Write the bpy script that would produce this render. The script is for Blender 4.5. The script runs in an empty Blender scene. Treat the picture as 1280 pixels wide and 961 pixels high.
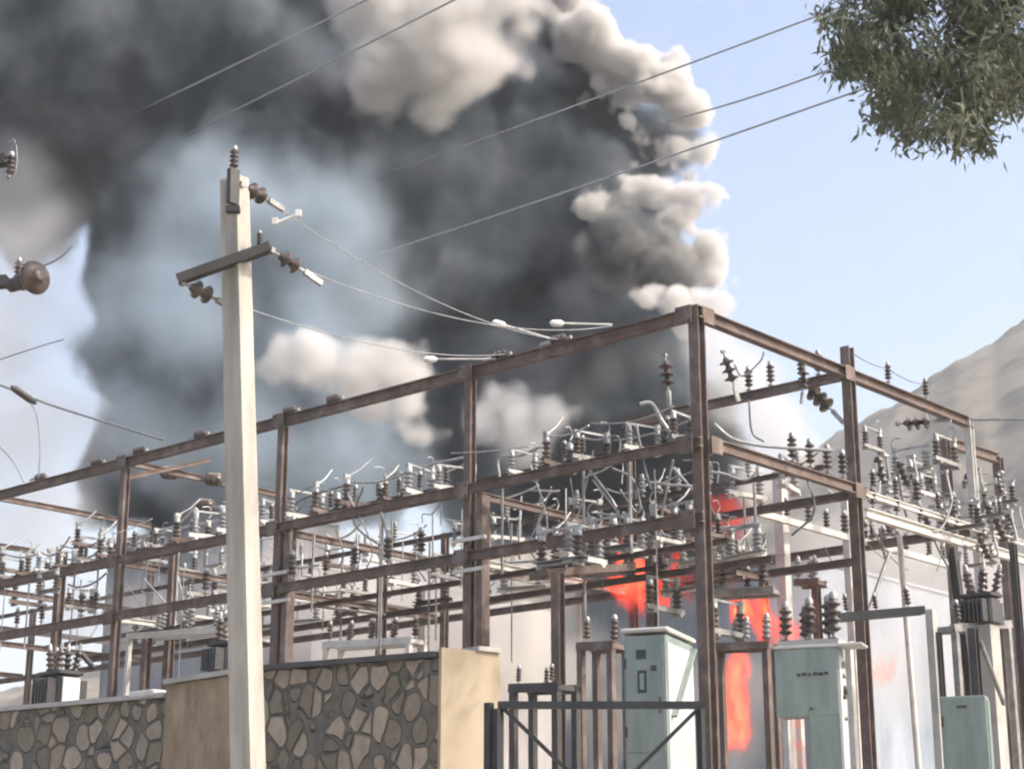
import bpy, bmesh, math, random
from math import radians, sin, cos, pi, sqrt
from mathutils import Vector, Matrix, noise as mnoise, Quaternion
scene = bpy.context.scene
COL = scene.collection
random.seed(7)
# ---------------------------------------------------------------- camera
F = 2200.0; CU, CV = 640.0, 480.5
PITCH = math.atan((1120 - 480) / F)
EYE = Vector((0, 0, 1.6))
cam_d = bpy.data.cameras.new('camera'); cam = bpy.data.objects.new('camera', cam_d); COL.objects.link(cam)
cam_d.sensor_width = 36.0; cam_d.lens = 36.0 * F / 1280.0
cam_d.clip_start = 0.1; cam_d.clip_end = 6000
cam.location = EYE; cam.rotation_euler = (pi / 2 + PITCH, 0, 0)
scene.camera = cam
CP, SP = cos(PITCH), sin(PITCH)

def ray(u, v):
    x = (u - CU) / F; y = (CV - v) / F
    return Vector((x, CP - y * SP, SP + y * CP))
def at(u, v, Y):
    d = ray(u, v); return EYE + d * (Y / d.y)
# yard grid: A runs away to the left, B away to the right
AZA, AZB = radians(48.2), radians(41.8)
DA = Vector((-sin(AZA), cos(AZA), 0)); DB = Vector((sin(AZB), cos(AZB), 0)); UP = Vector((0, 0, 1))
P0 = at(870, 383, 22.0); TOPZ = P0.z; O0 = Vector((P0.x, P0.y, 0))
def G(a, b, z=0.0):
    return O0 + DA * a + DB * b + UP * z
def on_a(u, v, b=0.0):
    """a and z of the point seen at (u, v) on the upright plane b = const"""
    d = ray(u, v); n = DB
    t = (O0 + DB * b - EYE).dot(n) / d.dot(n); p = EYE + d * t - O0
    return p.dot(DA), (EYE + d * t).z
def on_b(u, v, a=0.0):
    d = ray(u, v); n = DA
    t = (O0 + DA * a - EYE).dot(n) / d.dot(n); p = EYE + d * t - O0
    return p.dot(DB), (EYE + d * t).z
# ---------------------------------------------------------------- sky and sun
TO_SUN = Vector((.90, -.22, .86)).normalized()
w = bpy.data.worlds.new('World'); scene.world = w; w.use_nodes = True
nt = w.node_tree; bg = nt.nodes['Background']; sky = nt.nodes.new('ShaderNodeTexSky'); sky.sky_type = 'NISHITA'; sky.sun_disc = False
sky.sun_elevation = math.asin(TO_SUN.z); sky.sun_rotation = math.atan2(TO_SUN.x, TO_SUN.y)
sky.dust_density = 5.0; sky.air_density = 1.0
nt.links.new(sky.outputs[0], bg.inputs[0]); bg.inputs[1].default_value = .15
sd = bpy.data.lights.new('sun', 'SUN'); sun = bpy.data.objects.new('sun', sd); COL.objects.link(sun)
sd.energy = 2.1; sd.angle = radians(.5); sd.color = (1, .95, .88)
sun.rotation_euler = (-TO_SUN).to_track_quat('-Z', 'Y').to_euler(); sun.location = (40, -10, 40)
vs = scene.view_settings; vs.view_transform = 'Standard'; vs.look = 'None'; vs.exposure = 1.05; vs.gamma = 1; vs.use_curve_mapping = False
c = scene.cycles
c.volume_bounces = 2; c.max_bounces = 6; c.volume_step_rate = 1.0; c.use_denoising = True; c.use_adaptive_sampling = True; c.adaptive_threshold = .07
c.pixel_filter_type = 'BLACKMAN_HARRIS'; c.filter_width = 2.2
# ---------------------------------------------------------------- node helpers
def new_mat(name):
    m = bpy.data.materials.new(name); m.use_nodes = True
    nt = m.node_tree; nt.nodes.clear()
    out = nt.nodes.new('ShaderNodeOutputMaterial')
    return m, nt, out
def N(nt, kind, **kw):
    n = nt.nodes.new('ShaderNode' + kind)
    for k, v in kw.items():
        if k == 'ins':
            for kk, vv in v.items(): n.inputs[kk].default_value = vv
        else: setattr(n, k, v)
    return n
def math_n(nt, op, a, b=None, clamp=False):
    n = nt.nodes.new('ShaderNodeMath'); n.operation = op; n.use_clamp = clamp
    for i, x in enumerate((a, b)):
        if x is None: continue
        if isinstance(x, (int, float)): n.inputs[i].default_value = x
        else: nt.links.new(x, n.inputs[i])
    return n.outputs[0]
# ---------------------------------------------------------------- smoke: real volumes
def smoke_mat(name, lobes, colour, dens, soft=0.35, warp=0.5, scale=0.5, detail=3.0, aniso=0.0, mottled=0.0, glow=None, blend=.3, billow=None, step=1.0, colour2=None, knobs=1.0):
    """Principled Volume whose density is a union of soft billows (world metres), edges broken by noise."""
    m, nt, out = new_mat(name)
    L = nt.links.new
    geo = N(nt, 'NewGeometry')
    nz = N(nt, 'TexNoise', ins={'Scale': scale, 'Detail': detail, 'Roughness': 0.6})
    L(geo.outputs['Position'], nz.inputs['Vector'])
    f = None
    for c, r in lobes:
        d = N(nt, 'VectorMath', operation='DISTANCE'); L(geo.outputs['Position'], d.inputs[0]); d.inputs[1].default_value = c
        g = math_n(nt, 'SUBTRACT', r, d.outputs['Value'])
        if f is None: f = g
        else: f = math_n(nt, 'SMOOTH_MAX', f, g); f.node.inputs[2].default_value = blend
    k = math_n(nt, 'MULTIPLY_ADD', nz.outputs['Fac'], 2 * warp); k.node.inputs[2].default_value = -warp
    f = math_n(nt, 'ADD', f, k)      # fractal noise eats into and swells the billows
    if billow:      # rounded knobs: cells of a Voronoi pattern swell the surface
        vo = N(nt, 'TexVoronoi', feature='F1', ins={'Scale': billow[1], 'Detail': knobs, 'Roughness': .45}); L(geo.outputs['Position'], vo.inputs['Vector'])
        k = math_n(nt, 'MULTIPLY_ADD', vo.outputs['Distance'], -billow[0] * 2); k.node.inputs[2].default_value = billow[0]
        f = math_n(nt, 'ADD', f, k)
    mr = N(nt, 'MapRange', interpolation_type='SMOOTHSTEP'); L(f, mr.inputs['Value'])
    mr.inputs['From Min'].default_value = 0; mr.inputs['From Max'].default_value = soft
    mr.inputs['To Min'].default_value = 0; mr.inputs['To Max'].default_value = dens
    den = mr.outputs['Result']
    if mottled:
        mm = math_n(nt, 'MULTIPLY_ADD', nz.outputs['Fac'], 2 * mottled); mm.node.inputs[2].default_value = 1 - mottled
        den = math_n(nt, 'MULTIPLY', den, mm)
    pv = N(nt, 'VolumePrincipled'); pv.inputs['Color'].default_value = (*colour, 1); pv.inputs['Anisotropy'].default_value = aniso
    L(den, pv.inputs['Density'])
    if colour2:      # soot content differs through the cloud
        cr = N(nt, 'ValToRGB'); cr.color_ramp.elements[0].position = .40; cr.color_ramp.elements[1].position = .64
        cr.color_ramp.elements[0].color = (*colour, 1); cr.color_ramp.elements[1].color = (*colour2, 1); L(nz.outputs['Fac'], cr.inputs[0]); L(cr.outputs[0], pv.inputs['Color'])
    if glow:
        pv.inputs['Emission Color'].default_value = (*glow[0], 1)
        es = math_n(nt, 'MULTIPLY', den, glow[1] / dens); L(es, pv.inputs['Emission Strength'])
    L(pv.outputs[0], out.inputs['Volume'])
    m.cycles.volume_sampling = 'DISTANCE' if hasattr(m.cycles, 'volume_sampling') else m.cycles.volume_sampling
    m.cycles.volume_step_rate = step
    return m
def hull(name, lobes, pad, voxel, mat):
    bm = bmesh.new()
    for c, r in lobes:
        bmesh.ops.create_icosphere(bm, subdivisions=3, radius=r + pad, matrix=Matrix.Translation(c))
    me = bpy.data.meshes.new(name); bm.to_mesh(me); bm.free()
    o = bpy.data.objects.new(name, me); COL.objects.link(o)
    md = o.modifiers.new('r', 'REMESH'); md.mode = 'VOXEL'; md.voxel_size = voxel
    dg = bpy.context.evaluated_depsgraph_get()
    me2 = bpy.data.meshes.new_from_object(o.evaluated_get(dg)); o.modifiers.clear(); o.data = me2; bpy.data.meshes.remove(me)
    me2.name = name; me2.materials.clear(); me2.materials.append(mat)
    return o
def smoke(name, label, pix, Y, colour, dens, pad=0.15, voxel=0.5, **kw):
    lob = []
    for p in pix:
        u, v, r = p[:3]; y = Y + (p[3] if len(p) > 3 else 0)
        lob.append((at(u, v, y), r / F * y))
    m = smoke_mat(name, lob, colour, dens, **kw)
    o = hull(name, lob, pad, voxel, m)
    o['label'] = label; o['category'] = 'smoke'; o['kind'] = 'stuff'; o['group'] = 'smoke from the burning transformer'
    return o
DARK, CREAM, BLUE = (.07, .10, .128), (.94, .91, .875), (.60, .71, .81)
SOOT = (.17, .19, .21); COAL = (.05, .058, .066)
smoke('black_smoke', 'huge dark slate column of smoke filling the upper left sky',
      [(-80, 60, 260), (120, 60, 240), (300, 90, 230), (470, 160, 210), (625, 150, 140), (690, 85, 68), (740, 150, 90), (805, 180, 70), (848, 165, 38), (690, 280, 150), (560, 300, 180),
       (780, 330, 100), (340, 330, 250), (215, 440, 120), (740, 450, 140), (840, 500, 75), (600, 480, 130), (850, 590, 80), (720, 610, 100), (620, 610, 90), (250, 560, 130), (20, 190, 150), (170, 580, 90), (230, 630, 80), (350, 620, 90), (880, 680, 55), (390, 510, 120), (320, 570, 100), (470, 570, 90), (660, 20, 62), (705, 55, 60), (828, 150, 52)],
      48, DARK, 3.6, soft=.6, warp=1.25, scale=.42, detail=5, mottled=.4, pad=.55, blend=.6, billow=(.5, .55), knobs=0, colour2=(.30, .33, .365), step=.7)
smoke('cream_smoke', 'broad sunlit cream puff bulging from the dark smoke at the top',
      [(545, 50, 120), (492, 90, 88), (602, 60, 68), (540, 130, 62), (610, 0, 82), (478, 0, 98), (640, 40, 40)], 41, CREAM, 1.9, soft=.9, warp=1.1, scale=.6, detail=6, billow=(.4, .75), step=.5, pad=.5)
smoke('painted_sunlit_rim', 'knobbly cream shell for the sunlit right side of the dark column',  # sunlit side of the dark column, put into paler smoke as a shell
      [(695, 15, 48), (730, 45, 58), (765, 80, 58), (795, 118, 50), (838, 108, 46), (860, 145, 44), (864, 188, 42), (860, 225, 34), (690, -30, 60), (800, 85, 40), (790, 150, 30)],
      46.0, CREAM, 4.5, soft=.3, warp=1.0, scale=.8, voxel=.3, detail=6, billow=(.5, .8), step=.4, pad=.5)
smoke('rolling_smoke', 'dark grey rolling billow below the column with a sunlit cream crest',
      [(780, 310, 66), (820, 330, 60), (845, 355, 46), (745, 300, 44)], 43.2, SOOT, 3.5, soft=.4, warp=.8, scale=.8, voxel=.3, detail=6, step=.6, pad=.4, billow=(.3, .8), colour2=(.5, .49, .47))
smoke('painted_sunlit_rim', 'cream shell for the sunlit top of the rolling billow right of the dark column',  # sunlight on top of the billow, put into the colour as cream caps
      [(748, 252, 34), (785, 238, 38), (825, 238, 42), (860, 262, 48), (880, 305, 44), (890, 345, 34), (893, 370, 26)],
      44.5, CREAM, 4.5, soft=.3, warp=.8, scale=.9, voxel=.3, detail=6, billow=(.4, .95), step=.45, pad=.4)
smoke('white_smoke', 'small bright white puff just above the corner of the steel gantry',
      [(848, 382, 36), (812, 380, 28), (888, 385, 34), (850, 402, 34)], 40, CREAM, 4.0, soft=.25, warp=.55, scale=1.0, detail=6, voxel=.25, billow=(.25, 1.2), pad=.3, step=.6)
smoke('cream_smoke', 'flat cream cloud of smoke beside the concrete pole above the beam',
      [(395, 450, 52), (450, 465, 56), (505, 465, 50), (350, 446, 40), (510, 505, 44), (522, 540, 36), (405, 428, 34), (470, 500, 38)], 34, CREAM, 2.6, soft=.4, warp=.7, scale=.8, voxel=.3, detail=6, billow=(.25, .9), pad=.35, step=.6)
smoke('pale_smoke', 'whitish puff of smoke seen through the first bay of the gantry',
      [(640, 520, 54), (685, 518, 48), (612, 522, 44), (655, 550, 46)], 33, (.86, .85, .84), 1.6, soft=.5, warp=.7, scale=.9, voxel=.3, detail=6, step=.7, billow=(.2, 1.0), pad=.25)
smoke('tan_smoke', 'thin tan smoke drifting inside the right bay of the gantry',
      [(920, 470, 66), (960, 530, 60), (890, 430, 50), (985, 565, 46), (940, 600, 60), (900, 540, 60), (960, 470, 40)], 38, (.90, .87, .83), .9, soft=.8, warp=.7, scale=.7, voxel=.35, detail=4, pad=.35)
smoke('brown_smoke', 'thin brownish smoke across the first bay behind the corner post',
      [(760, 455, 50), (820, 445, 50), (720, 500, 40), (830, 520, 50)], 39, (.5, .46, .42), .16, soft=.9, warp=.6, scale=.7, voxel=.35, detail=3, pad=.3)
smoke('tan_smoke', 'pale tan smoke rising behind the brown post near the gate',
      [(655, 770, 62), (640, 840, 74), (700, 850, 66), (650, 715, 40), (700, 760, 44)], 32, (.93, .90, .84), .8, soft=.8, warp=.5, scale=.8, voxel=.3, detail=4, pad=.25)
smoke('black_smoke', 'low sooty smoke pouring from the flames behind the corner post',
      [(800, 630, 80), (860, 630, 80), (730, 620, 80), (670, 630, 66), (890, 700, 60), (820, 700, 66), (750, 700, 56), (880, 570, 70), (800, 560, 70), (720, 560, 56)], 34, COAL, 2.6, soft=.7, warp=.6, scale=.7, voxel=.35, detail=4, pad=.35)
smoke('blue_smoke', 'thin blue-grey veil of smoke hanging behind the concrete pole',
      [(280, 270, 130), (410, 300, 140), (230, 390, 160), (400, 430, 140), (170, 480, 120), (330, 560, 130), (470, 560, 95), (460, 400, 95), (180, 560, 100), (140, 330, 70), (390, 560, 120), (500, 610, 90), (115, 420, 80), (115, 540, 80)], 37, BLUE, .46, soft=2.6, warp=2.3, scale=.5, voxel=.5, detail=4, pad=.8, blend=1.2, mottled=.8)
smoke('pale_smoke', 'pale lavender smoke thinning out at the left edge',
      [(20, 310, 80), (50, 290, 60), (20, 370, 90), (10, 430, 100), (20, 540, 110), (40, 640, 100), (75, 400, 75), (85, 520, 80)], 43, (.90, .90, .92), .55, soft=2.0, warp=1.2, scale=.4, voxel=.5, detail=3, pad=.4, blend=.8)
smoke('pale_smoke', 'pale pinkish smoke drifting low behind the right-hand bays',
      [(1060, 700, 110), (1140, 720, 120), (1220, 740, 120), (1010, 770, 90), (1100, 820, 110), (1190, 830, 110)], 40, (.91, .88, .87), .28, soft=1.5, warp=.9, scale=.5, voxel=.4, detail=3, pad=.4)
smoke('pale_smoke', 'whitish smoke lying low across the yard behind the doubled post',
      [(470, 760, 120), (380, 770, 110), (560, 770, 110), (280, 750, 90), (190, 770, 80), (580, 720, 70), (430, 840, 90), (90, 760, 70)], 36, (.90, .87, .86), .55, soft=1.3, warp=.7, scale=.5, voxel=.4, detail=3, pad=.3)
smoke('grey_smoke', 'soft grey underside of the dark smoke thinning out at the left edge',
      [(30, 235, 80), (70, 270, 70), (-20, 270, 90), (90, 330, 50), (20, 300, 70)], 42, (.60, .61, .64), .34, soft=1.8, warp=1.0, scale=.5, voxel=.4, detail=4, pad=.4, blend=.8)
smoke('grey_smoke', 'grey smoke lying between the first cabinet and the flames',
      [(730, 830, 70), (800, 840, 80), (860, 860, 70), (940, 860, 70), (770, 900, 80), (900, 920, 80)], 31, (.66, .64, .63), .5, soft=.9, warp=.5, scale=.7, voxel=.35, detail=4, pad=.3)
# ---------------------------------------------------------------- mesh helpers
def frame_z(d):
    """rotation whose Z axis is d and whose Y axis stays as upright as it can"""
    z = d.normalized(); ref = UP if abs(z.z) < .95 else DA
    x = ref.cross(z).normalized(); y = z.cross(x)
    return Matrix((x, y, z)).transposed()
class MB:
    def __init__(self): self.v = []; self.f = []; self.sm = []
    def add(self, vs, fs, smooth=False):
        o = len(self.v); self.v += [tuple(p) for p in vs]
        self.f += [tuple(i + o for i in f) for f in fs]; self.sm += [smooth] * len(fs)
        return self
    def prism(self, outline, p, q, R=None):
        """outline (x, y) swept from p to q, y of the outline upright"""
        p, q = Vector(p), Vector(q); R = R or frame_z(q - p); n = len(outline)
        vs = [p + R @ Vector((x, y, 0)) for x, y in outline] + [q + R @ Vector((x, y, 0)) for x, y in outline]
        fs = [(i, (i + 1) % n, n + (i + 1) % n, n + i) for i in range(n)] + [tuple(range(n))[::-1], tuple(range(n, 2 * n))]
        return self.add(vs, fs)
    def bar(self, p, q, w, h=None, R=None):
        h = h or w; w, h = w / 2, h / 2
        return self.prism([(-w, -h), (w, -h), (w, h), (-w, h)], p, q, R)
    def ibeam(self, p, q, w, h, t=.016, R=None):
        w, h = w / 2, h / 2; k = t * .6
        return self.prism([(-w, -h), (w, -h), (w, -h + t), (k, -h + t), (k, h - t), (w, h - t), (w, h), (-w, h), (-w, h - t), (-k, h - t), (-k, -h + t), (-w, -h + t)], p, q, R)
    def channel(self, p, q, w, h, t=.012, R=None):
        w, h = w / 2, h / 2
        return self.prism([(-w, -h), (w, -h), (w, -h + t), (-w + t, -h + t), (-w + t, h - t), (w, h - t), (w, h), (-w, h)], p, q, R)
    def angle(self, p, q, w, t=.01, R=None):
        h = w / 2
        return self.prism([(-h, -h), (h, -h), (h, -h + t), (-h + t, -h + t), (-h + t, h), (-h, h)], p, q, R)
    def box(self, c, s, ax=None, bev=0):
        """box centred on c; ax = (X, Y) unit vectors, s = (sx, sy, sz)"""
        X, Y = ax or (Vector((1, 0, 0)), Vector((0, 1, 0))); c = Vector(c)
        if bev:
            x, y, b = s[0] / 2, s[1] / 2, bev
            o = [(-x + b, -y), (x - b, -y), (x, -y + b), (x, y - b), (x - b, y), (-x + b, y), (-x, y - b), (-x, -y + b)]
            lv = [(-s[2] / 2, 1 - b / max(x, y)), (-s[2] / 2 + b, 1), (s[2] / 2 - b, 1), (s[2] / 2, 1 - b / max(x, y))]
            vs = [c + X * px * k + Y * py * k + UP * z for z, k in lv for px, py in o]; fs = []
            for j in range(3): fs += [(8 * j + i, 8 * j + (i + 1) % 8, 8 * j + 8 + (i + 1) % 8, 8 * j + 8 + i) for i in range(8)]
            fs += [tuple(range(8))[::-1], tuple(range(24, 32))]
            return self.add(vs, fs)
        vs = [c + X * (i * s[0] / 2) + Y * (j * s[1] / 2) + UP * (k * s[2] / 2) for k in (-1, 1) for j in (-1, 1) for i in (-1, 1)]
        return self.add(vs, [(0, 2, 3, 1), (4, 5, 7, 6), (0, 1, 5, 4), (2, 6, 7, 3), (0, 4, 6, 2), (1, 3, 7, 5)])
    def lathe(self, prof, p=(0, 0, 0), axis=UP, seg=12):
        p = Vector(p); R = frame_z(Vector(axis)); n = len(prof)
        vs = [p + R @ Vector((r * cos(2 * pi * i / seg), r * sin(2 * pi * i / seg), z)) for r, z in prof for i in range(seg)]
        fs = [(j * seg + i, j * seg + (i + 1) % seg, (j + 1) * seg + (i + 1) % seg, (j + 1) * seg + i) for j in range(n - 1) for i in range(seg)]
        self.add(vs, fs, True)
        self.add([vs[i] for i in range(seg)] + [vs[-seg + i] for i in range(seg)], [tuple(range(seg))[::-1], tuple(range(seg, 2 * seg))])
        return self
    def tube(self, pts, r, seg=6, taper=None):
        pts = [Vector(p) for p in pts]; n = len(pts); vs = []
        for i, p in enumerate(pts):
            d = (pts[min(i + 1, n - 1)] - pts[max(i - 1, 0)]).normalized(); R = frame_z(d)
            rr = r if taper is None else r + (taper - r) * i / (n - 1)
            vs += [p + R @ Vector((rr * cos(2 * pi * k / seg), rr * sin(2 * pi * k / seg), 0)) for k in range(seg)]
        fs = [(j * seg + k, j * seg + (k + 1) % seg, (j + 1) * seg + (k + 1) % seg, (j + 1) * seg + k) for j in range(n - 1) for k in range(seg)]
        self.add(vs, fs, True)
        self.add(vs[:seg] + vs[-seg:], [tuple(range(seg))[::-1], tuple(range(seg, 2 * seg))])
        return self
    def build(self, name, mat, parent=None, bevel=0):
        me = bpy.data.meshes.new(name); me.from_pydata(self.v, [], self.f)
        me.polygons.foreach_set('use_smooth', self.sm); me.materials.append(mat); me.update()
        o = bpy.data.objects.new(name, me); COL.objects.link(o)
        if parent: o.parent = parent; o.matrix_parent_inverse = parent.matrix_world.inverted()
        return o
def sag(p, q, drop, n=14):
    p, q = Vector(p), Vector(q)
    return [p.lerp(q, i / n) - UP * (4 * drop * (i / n) * (1 - i / n)) for i in range(n + 1)]
def smooth_path(pts, n=6):
    """Catmull-Rom through the points"""
    P = [Vector(p) for p in pts]; P = [P[0] * 2 - P[1]] + P + [P[-1] * 2 - P[-2]]; out = []
    for i in range(1, len(P) - 2):
        for k in range(n):
            t = k / n; a, b, c_, d = P[i - 1:i + 3]
            out.append(.5 * ((2 * b) + (c_ - a) * t + (2 * a - 5 * b + 4 * c_ - d) * t * t + (3 * b - a - 3 * c_ + d) * t ** 3))
    return out + [P[-2]]
def tag(o, label, cat, group=None, kind=None):
    o['label'] = label; o['category'] = cat
    if group: o['group'] = group
    if kind: o['kind'] = kind
    return o
def thing(name, loc, label, cat, group=None, M=None):
    o = bpy.data.objects.new(name, None); COL.objects.link(o); o.empty_display_size = .1
    o.matrix_world = Matrix.Translation(Vector(loc)) @ (M.to_4x4() if M else Matrix())
    return tag(o, label, cat, group)
def part(mb, name, mat, parent):
    """mesh given in the parent's own axes"""
    o = mb.build(name, mat); o.parent = parent
    return o
def dup(root, M, label, group=None):
    r = root.copy(); COL.objects.link(r); r.matrix_world = M; r['label'] = label
    if group: r['group'] = group
    for ch in list(root.children):
        k = ch.copy(); COL.objects.link(k); k.parent = r
        for g in list(ch.children):
            d = g.copy(); COL.objects.link(d); d.parent = k
    return r
def pose(p, X, scale=1.0):
    """matrix at p whose local x runs along X (level)"""
    X = Vector(X).normalized(); Y = UP.cross(X).normalized(); Z = X.cross(Y)
    return Matrix.Translation(p) @ Matrix((X, Y, Z)).transposed().to_4x4() @ Matrix.Scale(scale, 4)
ORD = 'first second third fourth fifth sixth seventh eighth ninth tenth eleventh twelfth thirteenth fourteenth fifteenth sixteenth'.split()
# ---------------------------------------------------------------- materials
def surf(name, c1, c2, scale=3.0, rough=.7, metal=0.0, bump=.15, lo=.35, hi=.65, detail=6, stretch=None, spec=.5, c3=None):
    m, nt, out = new_mat(name); L = nt.links.new
    b = N(nt, 'BsdfPrincipled'); b.inputs['Roughness'].default_value = rough; b.inputs['Metallic'].default_value = metal
    b.inputs['Specular IOR Level'].default_value = spec
    tc = N(nt, 'NewGeometry'); src = tc.outputs['Position']
    if stretch:
        mp = N(nt, 'Mapping'); mp.inputs['Scale'].default_value = stretch; L(src, mp.inputs['Vector']); src = mp.outputs[0]
    nz = N(nt, 'TexNoise', ins={'Scale': scale, 'Detail': detail, 'Roughness': .65}); L(src, nz.inputs['Vector'])
    cr = N(nt, 'ValToRGB'); cr.color_ramp.elements[0].position = lo; cr.color_ramp.elements[1].position = hi
    cr.color_ramp.elements[0].color = (*c1, 1); cr.color_ramp.elements[1].color = (*c2, 1)
    if c3: e = cr.color_ramp.elements.new((lo + hi) / 2 + .02); e.color = (*c3, 1)
    L(nz.outputs['Fac'], cr.inputs[0]); L(cr.outputs[0], b.inputs['Base Color'])
    if bump:
        n2 = N(nt, 'TexNoise', ins={'Scale': scale * 6, 'Detail': 4}); L(tc.outputs['Position'], n2.inputs['Vector'])
        bp = N(nt, 'Bump', ins={'Strength': bump, 'Distance': .02}); L(n2.outputs['Fac'], bp.inputs['Height']); L(bp.outputs[0], b.inputs['Normal'])
    L(b.outputs[0], out.inputs['Surface'])
    return m
RUST = surf('rusty_steel', (.09, .068, .059), (.24, .20, .18), 3.2, .85, c3=(.155, .112, .094), lo=.3, hi=.7)
DKSTEEL = surf('dark_steel', (.035, .032, .032), (.065, .055, .05), 3, .6)
BLACK = surf('black_paint', (.010, .012, .014), (.022, .025, .028), 5, .5)
GALV = surf('galvanised_steel', (.20, .195, .19), (.38, .37, .35), 6, .55, .3)
PALE = surf('pale_painted_steel', (.50, .48, .45), (.68, .66, .62), 4, .6)
ALU = surf('aluminium_conductor', (.26, .26, .25), (.50, .50, .49), 7, .5, .4, bump=0)
LINE = surf('line_conductor', (.30, .31, .33), (.40, .41, .43), 8, .5, .3, bump=0)
WIRE = surf('weathered_wire', (.16, .17, .18), (.24, .25, .26), 8, .5, .4, bump=0)
BROWN = surf('brown_porcelain', (.032, .023, .020), (.12, .09, .075), 5, .3, bump=0)
GREYP = surf('grey_porcelain', (.20, .20, .20), (.32, .32, .31), 9, .25, bump=0)
CONC = surf('pole_concrete', (.33, .305, .265), (.52, .48, .42), 1.6, .9, bump=.3, stretch=(3, 3, .5))
CONC2 = surf('grey_concrete', (.36, .34, .31), (.52, .49, .45), 2.2, .9, bump=.3)
PLASTER = surf('cream_plaster', (.33, .265, .18), (.43, .355, .255), 1.2, .9, bump=.1, stretch=(1, 1, .6))
OLDPL = surf('stained_plaster', (.22, .155, .095), (.42, .315, .21), 2.2, .9, bump=.4, stretch=(2, 2, .7))
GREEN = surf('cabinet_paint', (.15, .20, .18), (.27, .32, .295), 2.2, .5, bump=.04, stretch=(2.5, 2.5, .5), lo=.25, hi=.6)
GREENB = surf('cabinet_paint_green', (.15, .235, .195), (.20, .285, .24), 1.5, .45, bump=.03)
SUNLITP = surf('cabinet_sunlit_tone', (.50, .49, .46), (.62, .61, .58), 1.5, .5, bump=.03)  # sunlit sides of green cabinets, brightness put into the colour; also the light roofs
SHADEDW = surf('render_in_shade', (.20, .205, .23), (.36, .36, .38), .9, .9, bump=.05, stretch=(1, 1, .3))  # shaded faces of the building walls, the shade put into the colour
SUNLITW = surf('render_in_sun', (.24, .22, .21), (.42, .39, .375), .9, .9, bump=.05, stretch=(1, 1, .3))  # sunlit faces of the same walls, the sunlight put into the colour
BLUEW = surf('pale_blue_render', (.19, .225, .27), (.36, .395, .44), .9, .9, bump=.05, stretch=(1, 1, .3))
GLASSY = surf('dark_glass', (.02, .025, .03), (.04, .045, .05), 3, .1, bump=0)
WHITE = surf('white_paint', (.70, .70, .68), (.80, .80, .78), 3, .5, bump=.03)
TRANS = surf('transformer_paint', (.035, .035, .036), (.06, .058, .055), 3, .5)
def stone_mat():
    m, nt, out = new_mat('rubble_stone'); L = nt.links.new
    b = N(nt, 'BsdfPrincipled'); b.inputs['Roughness'].default_value = .9
    g = N(nt, 'NewGeometry')
    nz = N(nt, 'TexNoise', ins={'Scale': 2.0, 'Detail': 3}); L(g.outputs['Position'], nz.inputs['Vector'])
    mx = N(nt, 'VectorMath', operation='MULTIPLY_ADD'); L(nz.outputs['Color'], mx.inputs[0]); mx.inputs[1].default_value = (.16, .16, .16); L(g.outputs['Position'], mx.inputs[2])
    v2 = N(nt, 'TexVoronoi', feature='F1', ins={'Scale': 4.0, 'Randomness': 1.0}); L(mx.outputs[0], v2.inputs['Vector'])
    v1 = N(nt, 'TexVoronoi', feature='DISTANCE_TO_EDGE', ins={'Scale': 4.0, 'Randomness': 1.0}); L(mx.outputs[0], v1.inputs['Vector'])
    se = N(nt, 'SeparateColor'); L(v2.outputs['Color'], se.inputs[0])
    rad = math_n(nt, 'MULTIPLY_ADD', se.outputs[2], .40); rad.node.inputs[2].default_value = .50      # some stones are big, some are nearly buried in mortar
    d1 = math_n(nt, 'SUBTRACT', rad, v2.outputs['Distance']); d2_ = math_n(nt, 'SUBTRACT', v1.outputs['Distance'], .025)
    d = math_n(nt, 'SMOOTH_MIN', d1, d2_); d.node.inputs[2].default_value = .06
    mk = N(nt, 'MapRange', ins={'From Min': -.005, 'From Max': .045}); L(d, mk.inputs['Value'])
    cr = N(nt, 'ValToRGB'); L(se.outputs[1], cr.inputs[0])
    for p, cc in ((0, (.22, .185, .13)), (.35, (.33, .28, .205)), (.7, (.45, .385, .285)), (1, (.56, .45, .34))):
        e = cr.color_ramp.elements[0] if p == 0 else cr.color_ramp.elements[1] if p == 1 else cr.color_ramp.elements.new(p)
        e.position = p; e.color = (*cc, 1)
    n2 = N(nt, 'TexNoise', ins={'Scale': 9, 'Detail': 5}); L(g.outputs['Position'], n2.inputs['Vector'])
    mm = N(nt, 'ValToRGB'); mm.color_ramp.elements[0].color = (.13, .115, .09, 1); mm.color_ramp.elements[1].color = (.26, .235, .19, 1); L(n2.outputs['Fac'], mm.inputs[0])
    mix = N(nt, 'Mix', data_type='RGBA'); L(mk.outputs['Result'], mix.inputs[0]); L(mm.outputs[0], mix.inputs[6]); L(cr.outputs[0], mix.inputs[7])
    mu = N(nt, 'Mix', data_type='RGBA', blend_type='MULTIPLY'); mu.inputs[0].default_value = .5; L(mix.outputs[2], mu.inputs[6]); L(n2.outputs['Fac'], mu.inputs[7])
    L(mu.outputs[2], b.inputs['Base Color'])
    hh = math_n(nt, 'MULTIPLY_ADD', n2.outputs['Fac'], .4); L(mk.outputs['Result'], hh.node.inputs[2])
    bp = N(nt, 'Bump', ins={'Strength': 1.0, 'Distance': .09}); L(hh, bp.inputs['Height']); L(bp.outputs[0], b.inputs['Normal'])
    L(b.outputs[0], out.inputs['Surface'])
    return m
STONE = stone_mat()
def wpart(mb, name, mat, parent):
    """mesh given in world metres, kept in the axes of a parent that is only moved"""
    l = parent.location if parent else Vector()
    mb.v = [(x - l.x, y - l.y, z - l.z) for x, y, z in mb.v]
    o = mb.build(name, mat); o.parent = parent
    return o
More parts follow.
